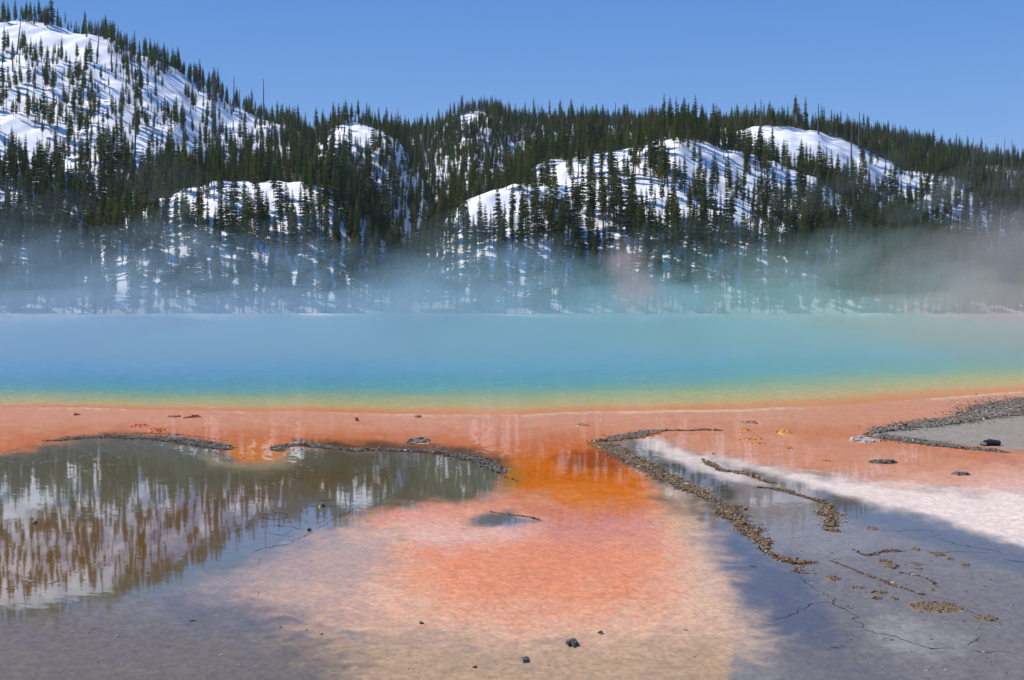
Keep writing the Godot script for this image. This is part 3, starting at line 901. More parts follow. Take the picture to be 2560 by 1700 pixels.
func rim(called: String, label: String, category: String, points: Array, high: float, size: float, per_m: float, tone: Array, fringe := Color(0, 0, 0, 0)) -> void:
	high *= 0.36
	var line := curve(points, 0.06)
	var base: Vector3 = line[line.size() / 2][0]
	var o := thing(called, base)
	tag(o, label, category, "mineral crust rims on the flat")
	# the crust: a low, uneven bank
	var seg := 8
	var rows := line.size()
	var pos := PackedVector3Array()
	var col := PackedColorArray()
	var nrm := PackedVector3Array()
	var places := []
	var tints := []
	for i in rows:
		var a: Vector3 = line[maxi(i - 1, 0)][0]
		var b: Vector3 = line[mini(i + 1, rows - 1)][0]
		var here: Vector3 = line[i][0]
		var dir := (b - a).normalized()
		var side := Vector3(dir.z, 0, -dir.x)
		var wob := 1.0 + 0.6 * noise_a.get_noise_2d(here.x * 2.6, here.z * 2.6)
		var gap := 0.35 + 0.65 * smoothstep(-0.55, -0.3, noise_b.get_noise_2d(here.x * 1.1 + 60, here.z * 1.1))
		var width: float = line[i][1] * maxf(wob, 0.2)
		for s in seg + 1:
			var t := s / float(seg) * 2.0 - 1.0
			var y := high * (1.0 - t * t) * (0.55 + 0.6 * noise_a.get_noise_2d(here.x * 9 + t * 2, here.z * 9)) * gap
			pos.append(here + side * width * 0.5 * t - base + Vector3(0, y - 0.004, 0))
			nrm.append(Vector3.UP)
			var tn: Color = tone[0]
			if fringe.a != 0 and t * fringe.a > 0.45: tn = Color(fringe.r, fringe.g, fringe.b)
			col.append(tn * (0.8 + 0.4 * noise_b.get_noise_2d(here.x * 14 + t * 5, here.z * 14)))
		var want := per_m * 5.2 * 0.06 * maxf(line[i][1], 0.05) * wob * gap / 0.4
		var n := int(want) + (1 if rng.randf() < want - int(want) else 0)
		for k in n:
			var t := clampf(rng.randfn(0, 0.52), -1.7, 1.7)
			var sz := size * 0.38 * exp(rng.randfn(0, 0.45))
			var at := here + side * width * 0.5 * t + dir * rng.randf_range(-0.06, 0.06) - base
			at.y = high * maxf(1.0 - t * t, 0.0) * 0.55 + sz * 0.12
			var bs := Basis.from_euler(Vector3(rng.randf_range(-0.6, 0.6), rng.randf() * TAU, rng.randf_range(-0.6, 0.6))) * Basis.from_scale(Vector3(sz * rng.randf_range(0.8, 1.6), sz * 0.6, sz * rng.randf_range(0.7, 1.2)))
			places.append(Transform3D(bs, at))
			var tn: Color = tone[1].lerp(tone[2], rng.randf())
			if rng.randf() < 0.07: tn = Color(0.42, 0.38, 0.33)
			if fringe.a != 0 and t * fringe.a > 0.5 and rng.randf() < 0.8: tn = Color(fringe.r, fringe.g, fringe.b)
			tints.append(tn)
	for i in rows:
		for s in seg + 1:
			var e := pos[maxi(i - 1, 0) * (seg + 1) + s]
			var g := pos[mini(i + 1, rows - 1) * (seg + 1) + s]
			var l := pos[i * (seg + 1) + maxi(s - 1, 0)]
			var r := pos[i * (seg + 1) + mini(s + 1, seg)]
			var v := (g - e).cross(r - l).normalized()
			nrm[i * (seg + 1) + s] = v if v.y > 0 else -v
	part("crust", grid_mesh(pos, nrm, col, PackedVector2Array(), PackedVector2Array(), rows, seg + 1), crust_mat, o)
	if places.size():
		var half := [[], []]
		var half_t := [[], []]
		for i in places.size():
			half[i % 2].append(places[i]); half_t[i % 2].append(tints[i])
		for i in 2:
			if half[i].size(): scatter("pebbles", pebble_mesh[i], pebble_mat, half[i], half_t[i], o)

func build_rims() -> void:
	pebble_mesh = [pebble_shape(3), pebble_shape(8)]
	pebble_mat.resource_name = "crumbled sinter"
	pebble_mat.vertex_color_use_as_albedo = true
	pebble_mat.roughness = 0.6
	pebble_mat.metallic_specular = 0.16
	crust_mat.resource_name = "sinter crust"
	crust_mat.vertex_color_use_as_albedo = true
	crust_mat.roughness = 0.6
	crust_mat.cull_mode = BaseMaterial3D.CULL_DISABLED
	var grey := [Color(0.12, 0.10, 0.075), Color(0.09, 0.075, 0.055), Color(0.24, 0.20, 0.15)]
	var brown := [Color(0.13, 0.092, 0.06), Color(0.115, 0.07, 0.038), Color(0.30, 0.20, 0.115)]
	var red := Color(0.50, 0.13, 0.03)
	rim("sinter_ridge", "curved dark pebbly rim round the left pond under the orange band", "sinter ridge", [[112, 1103, 0.15], [150, 1101, 0.4], [199, 1095, 0.6], [249, 1092, 0.6], [290, 1094, 0.9], [344, 1095, 0.8], [383, 1096, 0.7], [440, 1102, 0.7], [498, 1110, 0.7], [540, 1117, 0.6], [572, 1125, 0.3]], 0.06, 0.046, 120, grey)
	rim("algae_fringe", "thin red-orange crumbly fringe outside the left pond's rim", "algae fringe", [[150, 1094, 0.1], [240, 1086, 0.25], [330, 1083, 0.3], [420, 1086, 0.3], [500, 1093, 0.25], [566, 1103, 0.1]], 0.02, 0.04, 30, [Color(0.5, 0.16, 0.04), Color(0.5, 0.12, 0.03), Color(0.6, 0.28, 0.1)])
	rim("sinter_crumbs", "thin dark edge line at the far left where pond meets orange mat", "sinter ridge", [[-40, 1142, 0.1], [40, 1124, 0.16], [90, 1112, 0.12], [120, 1104, 0.12]], 0.015, 0.035, 30, [Color(0.3, 0.13, 0.06), Color(0.25, 0.1, 0.04), Color(0.4, 0.25, 0.15)])
	rim("sinter_crumbs", "short broken crumb line inside the left pond near its upper left corner", "sinter ridge", [[98, 1122, 0.06], [118, 1119, 0.16], [140, 1116, 0.08]], 0.015, 0.035, 40, grey)
	rim("sinter_crumbs", "short crumb line at the right end of the left pond rim", "sinter ridge", [[515, 1126, 0.06], [540, 1134, 0.14], [558, 1140, 0.06]], 0.015, 0.035, 40, brown)
	rim("sinter_ridge", "long dark pebbly rim curving over the middle pond", "sinter ridge", [[700, 1129, 0.25], [690, 1120, 0.4], [727, 1113, 0.6], [765, 1113, 0.5], [804, 1118, 0.5], [842, 1122, 0.55], [896, 1126, 0.6], [953, 1125, 0.6], [1010, 1127, 0.6], [1068, 1129, 0.6], [1106, 1133, 0.6], [1144, 1140, 0.6], [1183, 1148, 0.55], [1213, 1158, 0.45], [1236, 1169, 0.4], [1255, 1184, 0.25]], 0.06, 0.046, 120, grey)
	rim("sinter_crumbs", "last pale crumbs trailing off the right end of the middle pond's rim", "sinter ridge", [[1256, 1186, 0.06], [1264, 1195, 0.14], [1282, 1200, 0.06], [1298, 1204, 0.14]], 0.02, 0.045, 40, brown)
	rim("sinter_ridge", "upper arm of the hooked gravel ridge, edged with orange algae", "sinter ridge", [[1484, 1104, 0.3], [1515, 1103, 0.5], [1553, 1096, 0.8], [1591, 1089, 0.8], [1630, 1080, 0.6], [1650, 1077, 0.35], [1690, 1077, 0.18], [1732, 1077, 0.16], [1762, 1074, 0.5], [1785, 1076, 0.4], [1808, 1078, 0.15]], 0.08, 0.06, 90, [Color(0.17, 0.13, 0.10), Color(0.13, 0.10, 0.08), Color(0.28, 0.23, 0.18)], Color(0.48, 0.18, 0.03, -1.0))
	rim("algae_fringe", "bright orange algae edge round the tip of the hooked gravel ridge", "algae fringe", [[1560, 1088, 0.12], [1515, 1096, 0.25], [1484, 1103, 0.4], [1487, 1114, 0.3], [1505, 1122, 0.16], [1530, 1134, 0.06]], 0.02, 0.04, 60, [Color(0.55, 0.2, 0.03), Color(0.5, 0.17, 0.03), Color(0.65, 0.32, 0.08)])
	rim("sinter_ridge", "long brown pebble ridge running from the hook towards the viewer", "sinter ridge", [[1502, 1110, 0.5], [1540, 1128, 0.55], [1579, 1150, 0.55], [1617, 1168, 0.5], [1655, 1190, 0.45], [1693, 1208, 0.42], [1719, 1222, 0.40], [1744, 1230, 0.36], [1770, 1245, 0.26], [1790, 1256, 0.18], [1825, 1268, 0.30], [1822, 1284, 0.42], [1846, 1302, 0.32], [1862, 1319, 0.28], [1884, 1327, 0.34], [1880, 1339, 0.22], [1905, 1350, 0.24], [1915, 1364, 0.18], [1912, 1378, 0.10], [1936, 1389, 0.12], [1966, 1402, 0.2], [2004, 1410, 0.26], [2040, 1409, 0.12]], 0.05, 0.042, 230, brown)
	rim("sinter_ridge", "short crumb hook curling back below the end of the long pebble ridge", "sinter ridge", [[2035, 1412, 0.08], [2005, 1420, 0.10], [1993, 1429, 0.12], [2006, 1436, 0.08], [2030, 1437, 0.03]], 0.02, 0.03, 150, brown)
	rim("sinter_ridge", "broken chain of brown clods at the head of the right-hand wet channel", "sinter ridge", [[1759, 1150, 0.06], [1775, 1160, 0.2], [1794, 1170, 0.14], [1813, 1179, 0.3], [1851, 1181, 0.34], [1874, 1188, 0.22], [1893, 1195, 0.14], [1913, 1203, 0.12], [1930, 1209, 0.14], [1940, 1208, 0.05]], 0.05, 0.05, 170, brown)
	rim("sinter_ridge", "comma-shaped brown pebble ridge in the middle of the right-hand slate flat", "sinter ridge", [[1895, 1220, 0.06], [1936, 1223, 0.16], [1966, 1227, 0.24], [1985, 1235, 0.14], [2012, 1243, 0.12], [2035, 1249, 0.16], [2058, 1257, 0.2], [2068, 1268, 0.3], [2066, 1279, 0.28], [2075, 1291, 0.3], [2085, 1303, 0.26], [2080, 1317, 0.2], [2086, 1330, 0.2]], 0.05, 0.042, 230, brown)
	rim("sinter_crumbs", "thin twig-like crumb line reaching right from the comma-shaped ridge", "sinter ridge", [[2090, 1290, 0.08], [2110, 1291, 0.08], [2142, 1291, 0.04]], 0.02, 0.03, 90, brown)
	rim("sinter_ridge", "thin crumb trail running down the right foreground crust", "sinter ridge", [[2077, 1404, 0.03], [2112, 1416, 0.03], [2150, 1431, 0.06], [2184, 1446, 0.09], [2215, 1455, 0.14], [2234, 1464, 0.12], [2272, 1476, 0.06], [2311, 1491, 0.07]], 0.022, 0.026, 260, brown)
	rim("sinter_ridge", "V-shaped dark crumb strip on the right slate flat", "sinter ridge", [[2146, 1381, 0.07], [2160, 1389, 0.06], [2173, 1392, 0.12], [2200, 1384, 0.12], [2236, 1378, 0.12], [2256, 1381, 0.05]], 0.03, 0.032, 220, [Color(0.10, 0.075, 0.05), Color(0.11, 0.075, 0.05), Color(0.22, 0.16, 0.11)])
	rim("sinter_crumbs", "crumb line curling right below the V-shaped strip like a hook", "sinter ridge", [[2266, 1436, 0.05], [2290, 1440, 0.08], [2315, 1447, 0.03], [2335, 1457, 0.08], [2344, 1467, 0.06]], 0.02, 0.028, 220, grey)
	rim("sinter_crumbs", "pebbly rim along the upper edge of the grey islet in the salmon fan", "sinter ridge", [[1229, 1282, 0.05], [1259, 1287, 0.09], [1297, 1291, 0.1], [1330, 1296, 0.1], [1351, 1303, 0.05]], 0.03, 0.034, 200, [Color(0.2, 0.13, 0.07), Color(0.18, 0.11, 0.06), Color(0.34, 0.22, 0.12)])
	# the gravel spit at the far right
	rim("gravel_spit", "dark gravel shore of the grey spit at the right edge, upper side", "gravel spit", [[2184, 1083, 0.3], [2234, 1073, 0.9], [2311, 1062, 1.2], [2387, 1051, 1.3], [2464, 1040, 1.5], [2500, 1030, 1.9], [2560, 1016, 2.6], [2700, 1000, 4.0]], 0.08, 0.065, 90, [Color(0.17, 0.145, 0.115), Color(0.10, 0.082, 0.062), Color(0.30, 0.25, 0.195)])
	rim("gravel_spit", "narrow gravel shore of the grey spit at the right edge, lower side", "gravel spit", [[2190, 1086, 0.5], [2215, 1093, 0.8], [2272, 1101, 1.0], [2349, 1112, 0.9], [2406, 1120, 0.6], [2464, 1125, 0.5], [2521, 1132, 0.2]], 0.06, 0.06, 90, [Color(0.15, 0.125, 0.095), Color(0.10, 0.08, 0.06), Color(0.28, 0.23, 0.175)])

# ---------------------------------------------------------------- islets, stones and clods
func islet(called: String, label: String, category: String, px: float, py: float, wpx: float, deep: float, high: float, tone: Color, edge: Color, size := 0.05, crumbs := 60, hollow := false) -> void:
	var at := ground_at(px, py)
	var d := -at.z
	var rx := wpx / F * d * 0.5
	var rz := deep * 0.5
	var o := thing(called, at)
	high *= 0.55
	tag(o, label, category, "islets and clods on the flat")
	var st := SurfaceTool.new()
	st.begin(Mesh.PRIMITIVE_TRIANGLES)
	var seg := 26
	var rings := [[1.15, -0.01], [1.0, 0.3], [0.8, 0.85], [0.5, 1.0 if not hollow else 0.35], [0.0, 0.9 if not hollow else 0.3]]
	var p := func(i: int, j: int) -> Vector3:
		var a := TAU * (j % seg) / seg
		var w := 1.0 + 0.35 * noise_a.get_noise_3d(cos(a) * 0.9 + px, sin(a) * 0.9, py)
		var r: float = rings[i][0] * w
		var y: float = high * rings[i][1] * (1.0 + (0.5 * noise_a.get_noise_3d(cos(a) * r * 2 + px, sin(a) * r * 2, 7) if i else 0.0))
		return Vector3(cos(a) * r * rx, y, sin(a) * r * rz)
	for i in rings.size() - 1:
		for j in seg:
			var c := edge if i == 0 else tone
			st.set_color(c * (0.85 + 0.3 * rng.randf()))
			st.add_vertex(p.call(i, j)); st.add_vertex(p.call(i, j + 1)); st.add_vertex(p.call(i + 1, j))
			if i < rings.size() - 2:
				st.add_vertex(p.call(i, j + 1)); st.add_vertex(p.call(i + 1, j + 1)); st.add_vertex(p.call(i + 1, j))
	st.generate_normals()
	part("crust", st.commit(), crust_mat, o)
	var places := []
	var tints := []
	for k in crumbs:
		var a := rng.randf() * TAU
		var r := rng.randf_range(0.75, 1.12) if hollow else sqrt(rng.randf()) * 1.1
		var sz := size * exp(rng.randfn(0, 0.35))
		places.append(Transform3D(Basis.from_euler(Vector3(rng.randf_range(-0.6, 0.6), rng.randf() * TAU, rng.randf_range(-0.6, 0.6))) * Basis.from_scale(Vector3(sz * 1.2, sz, sz)), Vector3(cos(a) * r * rx, high * (0.85 if r < 0.85 else 0.25), sin(a) * r * rz)))
		var c := tone.lerp(edge, rng.randf() * 0.6)
		tints.append(c * rng.randf_range(0.7, 1.5))
	if crumbs: scatter("crumbs", pebble_mesh[0], pebble_mat, places, tints, o)

func build_islets() -> void:
	var orange := Color(0.46, 0.17, 0.03)
	var red := Color(0.45, 0.10, 0.025)
	var dark := Color(0.10, 0.09, 0.075)
	var brown := Color(0.17, 0.115, 0.07)
	var pale := Color(0.5, 0.42, 0.36)
	islet("islet", "dark oval islet with pale crumbly rim above the middle pond", "islet", 1045, 1105, 58, 1.0, 0.07, dark, Color(0.55, 0.3, 0.16), 0.06, 70, true)
	islet("islet", "small orange-brown islet alone in the pink band at centre", "islet", 1454, 1064, 27, 0.5, 0.06, Color(0.30, 0.15, 0.05), Color(0.5, 0.35, 0.2), 0.05, 20)
	islet("islet", "brown crumbly islet nearest the spring on the right", "islet", 1875, 1058, 32, 0.6, 0.06, Color(0.28, 0.13, 0.08), Color(0.5, 0.3, 0.22), 0.06, 30)
	islet("islet", "tiny orange islet under the brown crumbly one on the right", "islet", 1867, 1077, 20, 0.4, 0.05, orange, orange, 0.05, 14)
	islet("islet", "bright golden orange mound with white lower edge on the right", "islet", 1964, 1084, 33, 0.7, 0.10, Color(0.42, 0.2, 0.02), Color(0.55, 0.3, 0.12), 0.05, 20)
	islet("islet", "long thin orange bar in the right-hand salmon shallows", "islet", 1872, 1099, 72, 0.4, 0.03, Color(0.5, 0.22, 0.05), orange, 0.04, 40)
	islet("islet", "shorter orange bar just below the long thin one", "islet", 1896, 1109, 38, 0.35, 0.03, Color(0.5, 0.24, 0.07), orange, 0.04, 20)
	islet("islet", "thin orange sliver right of the two orange bars", "islet", 1972, 1121, 22, 0.25, 0.03, orange, brown, 0.04, 16)
	islet("islet", "pale grey islet with white pebbly rim beside the gravel spit", "islet", 2163, 1101, 64, 0.9, 0.05, Color(0.32, 0.3, 0.28), pale, 0.06, 70, true)
	islet("islet", "long dark pebble bar in the right-hand salmon flat", "islet", 2209, 1157, 60, 0.45, 0.05, dark, brown, 0.05, 110)
	islet("islet", "short dark pebble bar nearest the right edge of the salmon flat", "islet", 2403, 1187, 40, 0.3, 0.045, dark, brown, 0.04, 70)
	islet("islet", "faint orange fleck in the pale salmon flat on the right", "islet", 2066, 1153, 16, 0.2, 0.02, orange, orange, 0.03, 10)
	islet("islet", "deep red algae patch above the left pond rim, upper one", "islet", 350, 1066, 40, 0.6, 0.05, red, red, 0.05, 30)
	islet("islet", "deep red algae patch nearest the left pond rim", "islet", 392, 1077, 48, 0.7, 0.05, red, Color(0.55, 0.2, 0.06), 0.05, 40)
	islet("islet", "long dark red crumb line in the pink band at left", "islet", 478, 1044, 42, 0.5, 0.03, Color(0.22, 0.07, 0.04), red, 0.06, 30)
	islet("islet", "small dark crumb patch left of the long dark red line", "islet", 430, 1043, 26, 0.5, 0.03, Color(0.22, 0.12, 0.1), red, 0.06, 18)
	islet("islet", "lone brown fleck in the pink band at far left", "islet", 189, 1038, 10, 0.4, 0.05, Color(0.25, 0.1, 0.06), red, 0.05, 6)
	islet("islet", "small dark red clod standing in the pink band left of centre", "clod", 891, 1052, 7, 0.25, 0.14, Color(0.2, 0.05, 0.03), red, 0.05, 4)
	islet("islet", "pair of tiny dark clods at the spring's cream edge", "clod", 1045, 1043, 14, 0.4, 0.06, Color(0.16, 0.1, 0.07), brown, 0.06, 8)
	# the black lump on the spit
	var at := ground_at(2477, 1114)
	var t := thing("black_rock", at)
	tag(t, "black lumpy rock lying on the grey spit at right edge", "rock")
	var st := SurfaceTool.new()
	st.begin(Mesh.PRIMITIVE_TRIANGLES)
	st.append_from(pebble_mesh[1], 0, Transform3D(Basis.from_scale(Vector3(0.36, 0.24, 0.30)), Vector3(0, 0.05, 0)))
	st.append_from(pebble_mesh[0], 0, Transform3D(Basis.from_scale(Vector3(0.16, 0.18, 0.2)), Vector3(0.17, 0.06, 0.03)))
	st.append_from(pebble_mesh[0], 0, Transform3D(Basis(Vector3.UP, 1.0) * Basis.from_scale(Vector3(0.18, 0.16, 0.2)), Vector3(-0.12, 0.03, 0.05)))
	var bm := StandardMaterial3D.new()
	bm.resource_name = "black stone"
	bm.albedo_color = Color(0.018, 0.017, 0.016).linear_to_srgb()
	bm.roughness = 0.55
	part("stone", st.commit(), bm, t)
	# stones in the foreground: [across, down, width px, label]
	for s in [[1431, 1616, 30, 0.07, "dark stone with crumbs at the bottom of the salmon fan", 24], [1312, 1658, 22, 0.05, "small flat dark stone lowest in the foreground", 6], [1505, 1589, 14, 0.012, "faint grey fleck above the dark foreground stone", 4], [1052, 1562, 12, 0.012, "tiny dark fleck in the tan mat left of the foreground stones", 3], [802, 1268, 15, 0.06, "brown stone on the cracked wet flat below the middle pond", 4], [767, 1329, 9, 0.04, "tiny clod at a crack junction on the wet flat", 6], [1185, 1673, 6, 0.015, "tiny clod at the bottom edge near centre", 3], [82, 1310, 11, 0.06, "small dark clod standing in the left pond", 5]]:
		islet("stone", s[4], "stone", s[0], s[1], s[2], s[2] / F * depth_of(s[1]) * 1.6, s[3], Color(0.09, 0.075, 0.06), Color(0.2, 0.16, 0.13), 0.03, s[5])
	loose_grit()
	# crumb clumps on the right-hand crust: [across, down, width px, depth m, crumbs, label]
	for s in [[2184, 1323, 24, 0.2, 30, "brown clod where a long crack begins on the slate flat"], [2294, 1376, 12, 0.12, 14, "lone clod on the crack right of the V-shaped strip"], [2347, 1389, 34, 0.22, 50, "wide pale brown clump on the lower long crack"], [2381, 1400, 15, 0.12, 18, "small clump right of the wide pale brown clump"], [2414, 1415, 26, 0.18, 26, "pale clump farthest right on the slate flat"], [2294, 1414, 26, 0.2, 22, "loose brown clump below the lone clod"], [2216, 1406, 28, 0.25, 46, "upper clump hanging below the V-shaped strip"], [2230, 1420, 30, 0.18, 30, "lower crumbs below the V-shaped strip"], [2244, 1417, 14, 0.12, 18, "small round clod beside the lower crumbs"], [2086, 1449, 30, 0.22, 36, "two-part brown clump left of the crumb trail"], [2150, 1473, 34, 0.1, 30, "slanting crumb bar under the crumb trail"], [2204, 1485, 40, 0.12, 40, "longer slanting crumb bar nearest the crumb trail"], [2196, 1499, 22, 0.08, 16, "thin crumb bar low on the right crust"], [2242, 1501, 12, 0.08, 12, "tiny clod right of the thin crumb bar"], [2335, 1479, 9, 0.08, 10, "lone clod under the hook-shaped crumb line"], [2346, 1521, 120, 0.45, 260, "largest rusty brown crumb patch in the right foreground"], [2470, 1550, 50, 0.2, 40, "scattered crumbs near the right edge of the foreground"], [1785, 1136, 10, 0.2, 6, "tiny clod pair at the start of the white band"], [2076, 1155, 5, 0.1, 3, "speck on the salmon flat near the white band"]]:
		islet("crumb_clump", s[5], "crumb clump", s[0], s[1], s[2], s[3], 0.018, Color(0.15, 0.10, 0.06), Color(0.2, 0.14, 0.09), 0.02, s[4])

func loose_grit() -> void:
	var g := thing("loose_grit")
	tag(g, "loose grit strewn over the grey crust and along the rims", "", "", "stuff")
	var places := []
	var tints := []
	var zones := [[[1860, 1420], [2100, 1340], [2560, 1440], [2560, 1690], [2100, 1690], [1990, 1480]], [[1700, 1180], [1900, 1230], [2060, 1300], [2000, 1400], [1880, 1340], [1760, 1250]], [[60, 1480], [620, 1480], [900, 1560], [1100, 1690], [20, 1690]], [[1000, 1600], [1750, 1560], [1900, 1690], [900, 1690]]]
	var many := [700, 120, 160, 60]
	for z in zones.size():
		var poly := PackedVector2Array()
		var lo := Vector2(1e9, 1e9)
		var hi := -lo
		for q in zones[z]:
			poly.append(Vector2(q[0], q[1]))
			lo = lo.min(poly[-1]); hi = hi.max(poly[-1])
		var n := 0
		while n < many[z]:
			var q := Vector2(rng.randf_range(lo.x, hi.x), rng.randf_range(lo.y, hi.y))
			if not Geometry2D.is_point_in_polygon(q, poly):
				continue
			n += 1
			if noise_b.get_noise_2d(q.x * 0.012, q.y * 0.03) < -0.1: continue
			var sz := 0.010 * exp(rng.randfn(0, 0.5))
			places.append(Transform3D(Basis(Vector3.UP, rng.randf() * TAU) * Basis.from_scale(Vector3(sz * rng.randf_range(1.0, 2.4), sz * 0.5, sz)), ground_at(q.x, q.y) + Vector3(0, sz * 0.1, 0)))
			var c := Color(0.09, 0.075, 0.06).lerp(Color(0.42, 0.38, 0.33), pow(rng.randf(), 2.0))
			tints.append(c)
	scatter("grit", pebble_mesh[1], pebble_mat, places, tints, g)

# ---------------------------------------------------------------- cracks
func build_cracks() -> void:
	var m := StandardMaterial3D.new()
	m.resource_name = "wet crack"
	m.albedo_color = Color(0.12, 0.115, 0.13).linear_to_srgb()
	m.roughness = 0.5
	m.cull_mode = BaseMaterial3D.CULL_DISABLED
	var rust := m.duplicate()
	rust.albedo_color = Color(0.16, 0.075, 0.04).linear_to_srgb()
	var a := func(pts: Array, x0: float, y0: float, k: float) -> Array:
		var out := []
		for q in pts: out.append([x0 + q[0] * k, y0 + q[1] * k])
		return out
	var r3 := func(pts: Array) -> Array: return a.call(pts, 2000.0, 1300.0, 0.2551)
	var l4 := func(pts: Array) -> Array: return a.call(pts, 400.0, 1200.0, 0.2551)
	var list := [
		[r3.call([[750, 92], [900, 115], [1080, 112], [1220, 105], [1300, 115], [1350, 145], [1480, 170]]), 0.010, m],
		[r3.call([[1180, 168], [1290, 170], [1380, 160], [1430, 155]]), 0.008, m],
		[r3.call([[1370, 185], [1450, 220], [1560, 245], [1640, 268], [1760, 280], [1920, 305], [2000, 335], [2060, 365]]), 0.012, m],
		[r3.call([[1980, 390], [2090, 410], [2200, 424], [2320, 430]]), 0.018, m],
		[r3.call([[960, 300], [1140, 298], [1240, 310], [1300, 330], [1430, 330], [1560, 318], [1700, 322], [1850, 335], [1990, 342]]), 0.009, m],
		[r3.call([[-300, 1010], [-150, 985], [0, 915], [90, 855], [150, 832], [320, 826], [380, 850], [440, 878]]), 0.008, m],
		[r3.call([[20, 560], [40, 600], [130, 660], [240, 735], [320, 770], [370, 800], [340, 815], [400, 868], [470, 890], [520, 935], [590, 970], [530, 990], [600, 1025], [640, 1075], [760, 1130], [860, 1145], [980, 1160], [1060, 1205], [1180, 1240], [1300, 1288], [1440, 1280], [1560, 1270]]), 0.012, m],
		[r3.call([[1560, 1270], [1700, 1292], [1850, 1318], [1990, 1312], [2120, 1325], [2240, 1345]]), 0.009, rust],
		[r3.call([[1640, 1275], [1690, 1220], [1760, 1185], [1850, 1160]]), 0.006, rust],
		[r3.call([[620, 1025], [760, 1050], [840, 1110]]), 0.008, m],
		[r3.call([[380, 862], [500, 860], [440, 885]]), 0.006, m],
		[r3.call([[200, 690], [300, 690], [280, 715], [180, 720]]), 0.005, m],
		[r3.call([[330, 620], [380, 655], [290, 665]]), 0.006, m],
		[r3.call([[1230, 760], [1350, 780], [1500, 800], [1660, 805]]), 0.007, rust],
		[r3.call([[1560, 870], [1700, 920], [1820, 960], [1960, 1020], [2050, 1080]]), 0.008, rust],
		
		[r3.call([[-820, 560], [-700, 575], [-560, 560]]), 0.010, m],
		[l4.call([[890, 735], [980, 690], [1100, 660], [1240, 640], [1340, 580], [1440, 550], [1480, 520], [1440, 500]]), 0.014, m],
		[l4.call([[1440, 500], [1310, 480], [1290, 465], [1180, 462], [1030, 445]]), 0.014, m],
		[l4.call([[1480, 500], [1580, 465], [1640, 420], [1760, 365], [1900, 290], [1990, 220], [2195, 200]]), 0.010, m],
		[l4.call([[1300, 490], [1240, 530], [1180, 548], [1040, 530], [900, 540]]), 0.011, m],
		[l4.call([[1190, 550], [1330, 578]]), 0.010, m],
		[l4.call([[900, 425], [840, 465], [850, 485], [760, 495], [740, 520], [650, 495]]), 0.014, m],
		[l4.call([[900, 335], [1050, 350], [1120, 328], [1240, 345], [1220, 390], [1080, 392], [980, 375], [1050, 355]]), 0.014, m],
		[l4.call([[1380, 258], [1480, 268], [1560, 270], [1700, 262], [1900, 252]]), 0.016, m],
		[l4.call([[1470, 210], [1560, 205], [1640, 212], [1720, 195], [1960, 228]]), 0.016, m],
		[l4.call([[1240, 345], [1380, 310], [1400, 285], [1450, 265]]), 0.012, m],
		[l4.call([[1240, 395], [1400, 400], [1440, 430], [1560, 425], [1640, 385], [1550, 360], [1540, 330]]), 0.009, m],
		[l4.call([[520, 650], [600, 662], [660, 680]]), 0.010, m],
		[l4.call([[1270, 650], [1380, 680], [1500, 684]]), 0.008, m],
		[l4.call([[800, 1185], [920, 1170], [930, 1140], [985, 1110], [860, 1105]]), 0.009, m],
		[l4.call([[970, 780], [960, 840], [900, 870]]), 0.006, m],
		[l4.call([[1780, 310], [1820, 285], [1860, 295]]), 0.010, m]]
	var flat := thing("ground_crack")
	flat.set_meta("kind", "structure")
	tag(flat, "dark water-filled cracks in the wet grey flat")
	for l in list:
		var pts: Array = []
		for q in l[0]: pts.append([q[0], q[1], l[1]])
		var line := curve(pts, 0.05)
		var st := SurfaceTool.new()
		st.begin(Mesh.PRIMITIVE_TRIANGLES)
		var n := line.size()
		for i in n - 1:
			var p: Vector3 = line[i][0]
			var q: Vector3 = line[i + 1][0]
			var side := (q - p).normalized().cross(Vector3.UP)
			var jp := side * 0.05 * noise_a.get_noise_2d(p.x * 4, p.z * 4)
			var jq := side * 0.05 * noise_a.get_noise_2d(q.x * 4, q.z * 4)
			var wp: float = l[1] * (0.6 + 0.8 * absf(noise_b.get_noise_2d(p.x * 3, p.z * 3))) * minf(1.0, minf(i, n - 1 - i) / 4.0)
			var wq: float = l[1] * (0.6 + 0.8 * absf(noise_b.get_noise_2d(q.x * 3, q.z * 3))) * minf(1.0, minf(i + 1, n - 2 - i) / 4.0)
			# cracks running away from the viewer look thinner than those across
			wp *= 0.2 + 0.45 * absf(side.z); wq *= 0.2 + 0.45 * absf(side.z)
			var up := Vector3(0, 0.004, 0)
			st.set_normal(Vector3.UP)
			st.add_vertex(p + jp + side * wp + up); st.add_vertex(q + jq + side * wq + up); st.add_vertex(p + jp - side * wp + up)
			st.add_vertex(p + jp - side * wp + up); st.add_vertex(q + jq + side * wq + up); st.add_vertex(q + jq - side * wq + up)
		part("crack", st.commit(), l[2], flat)

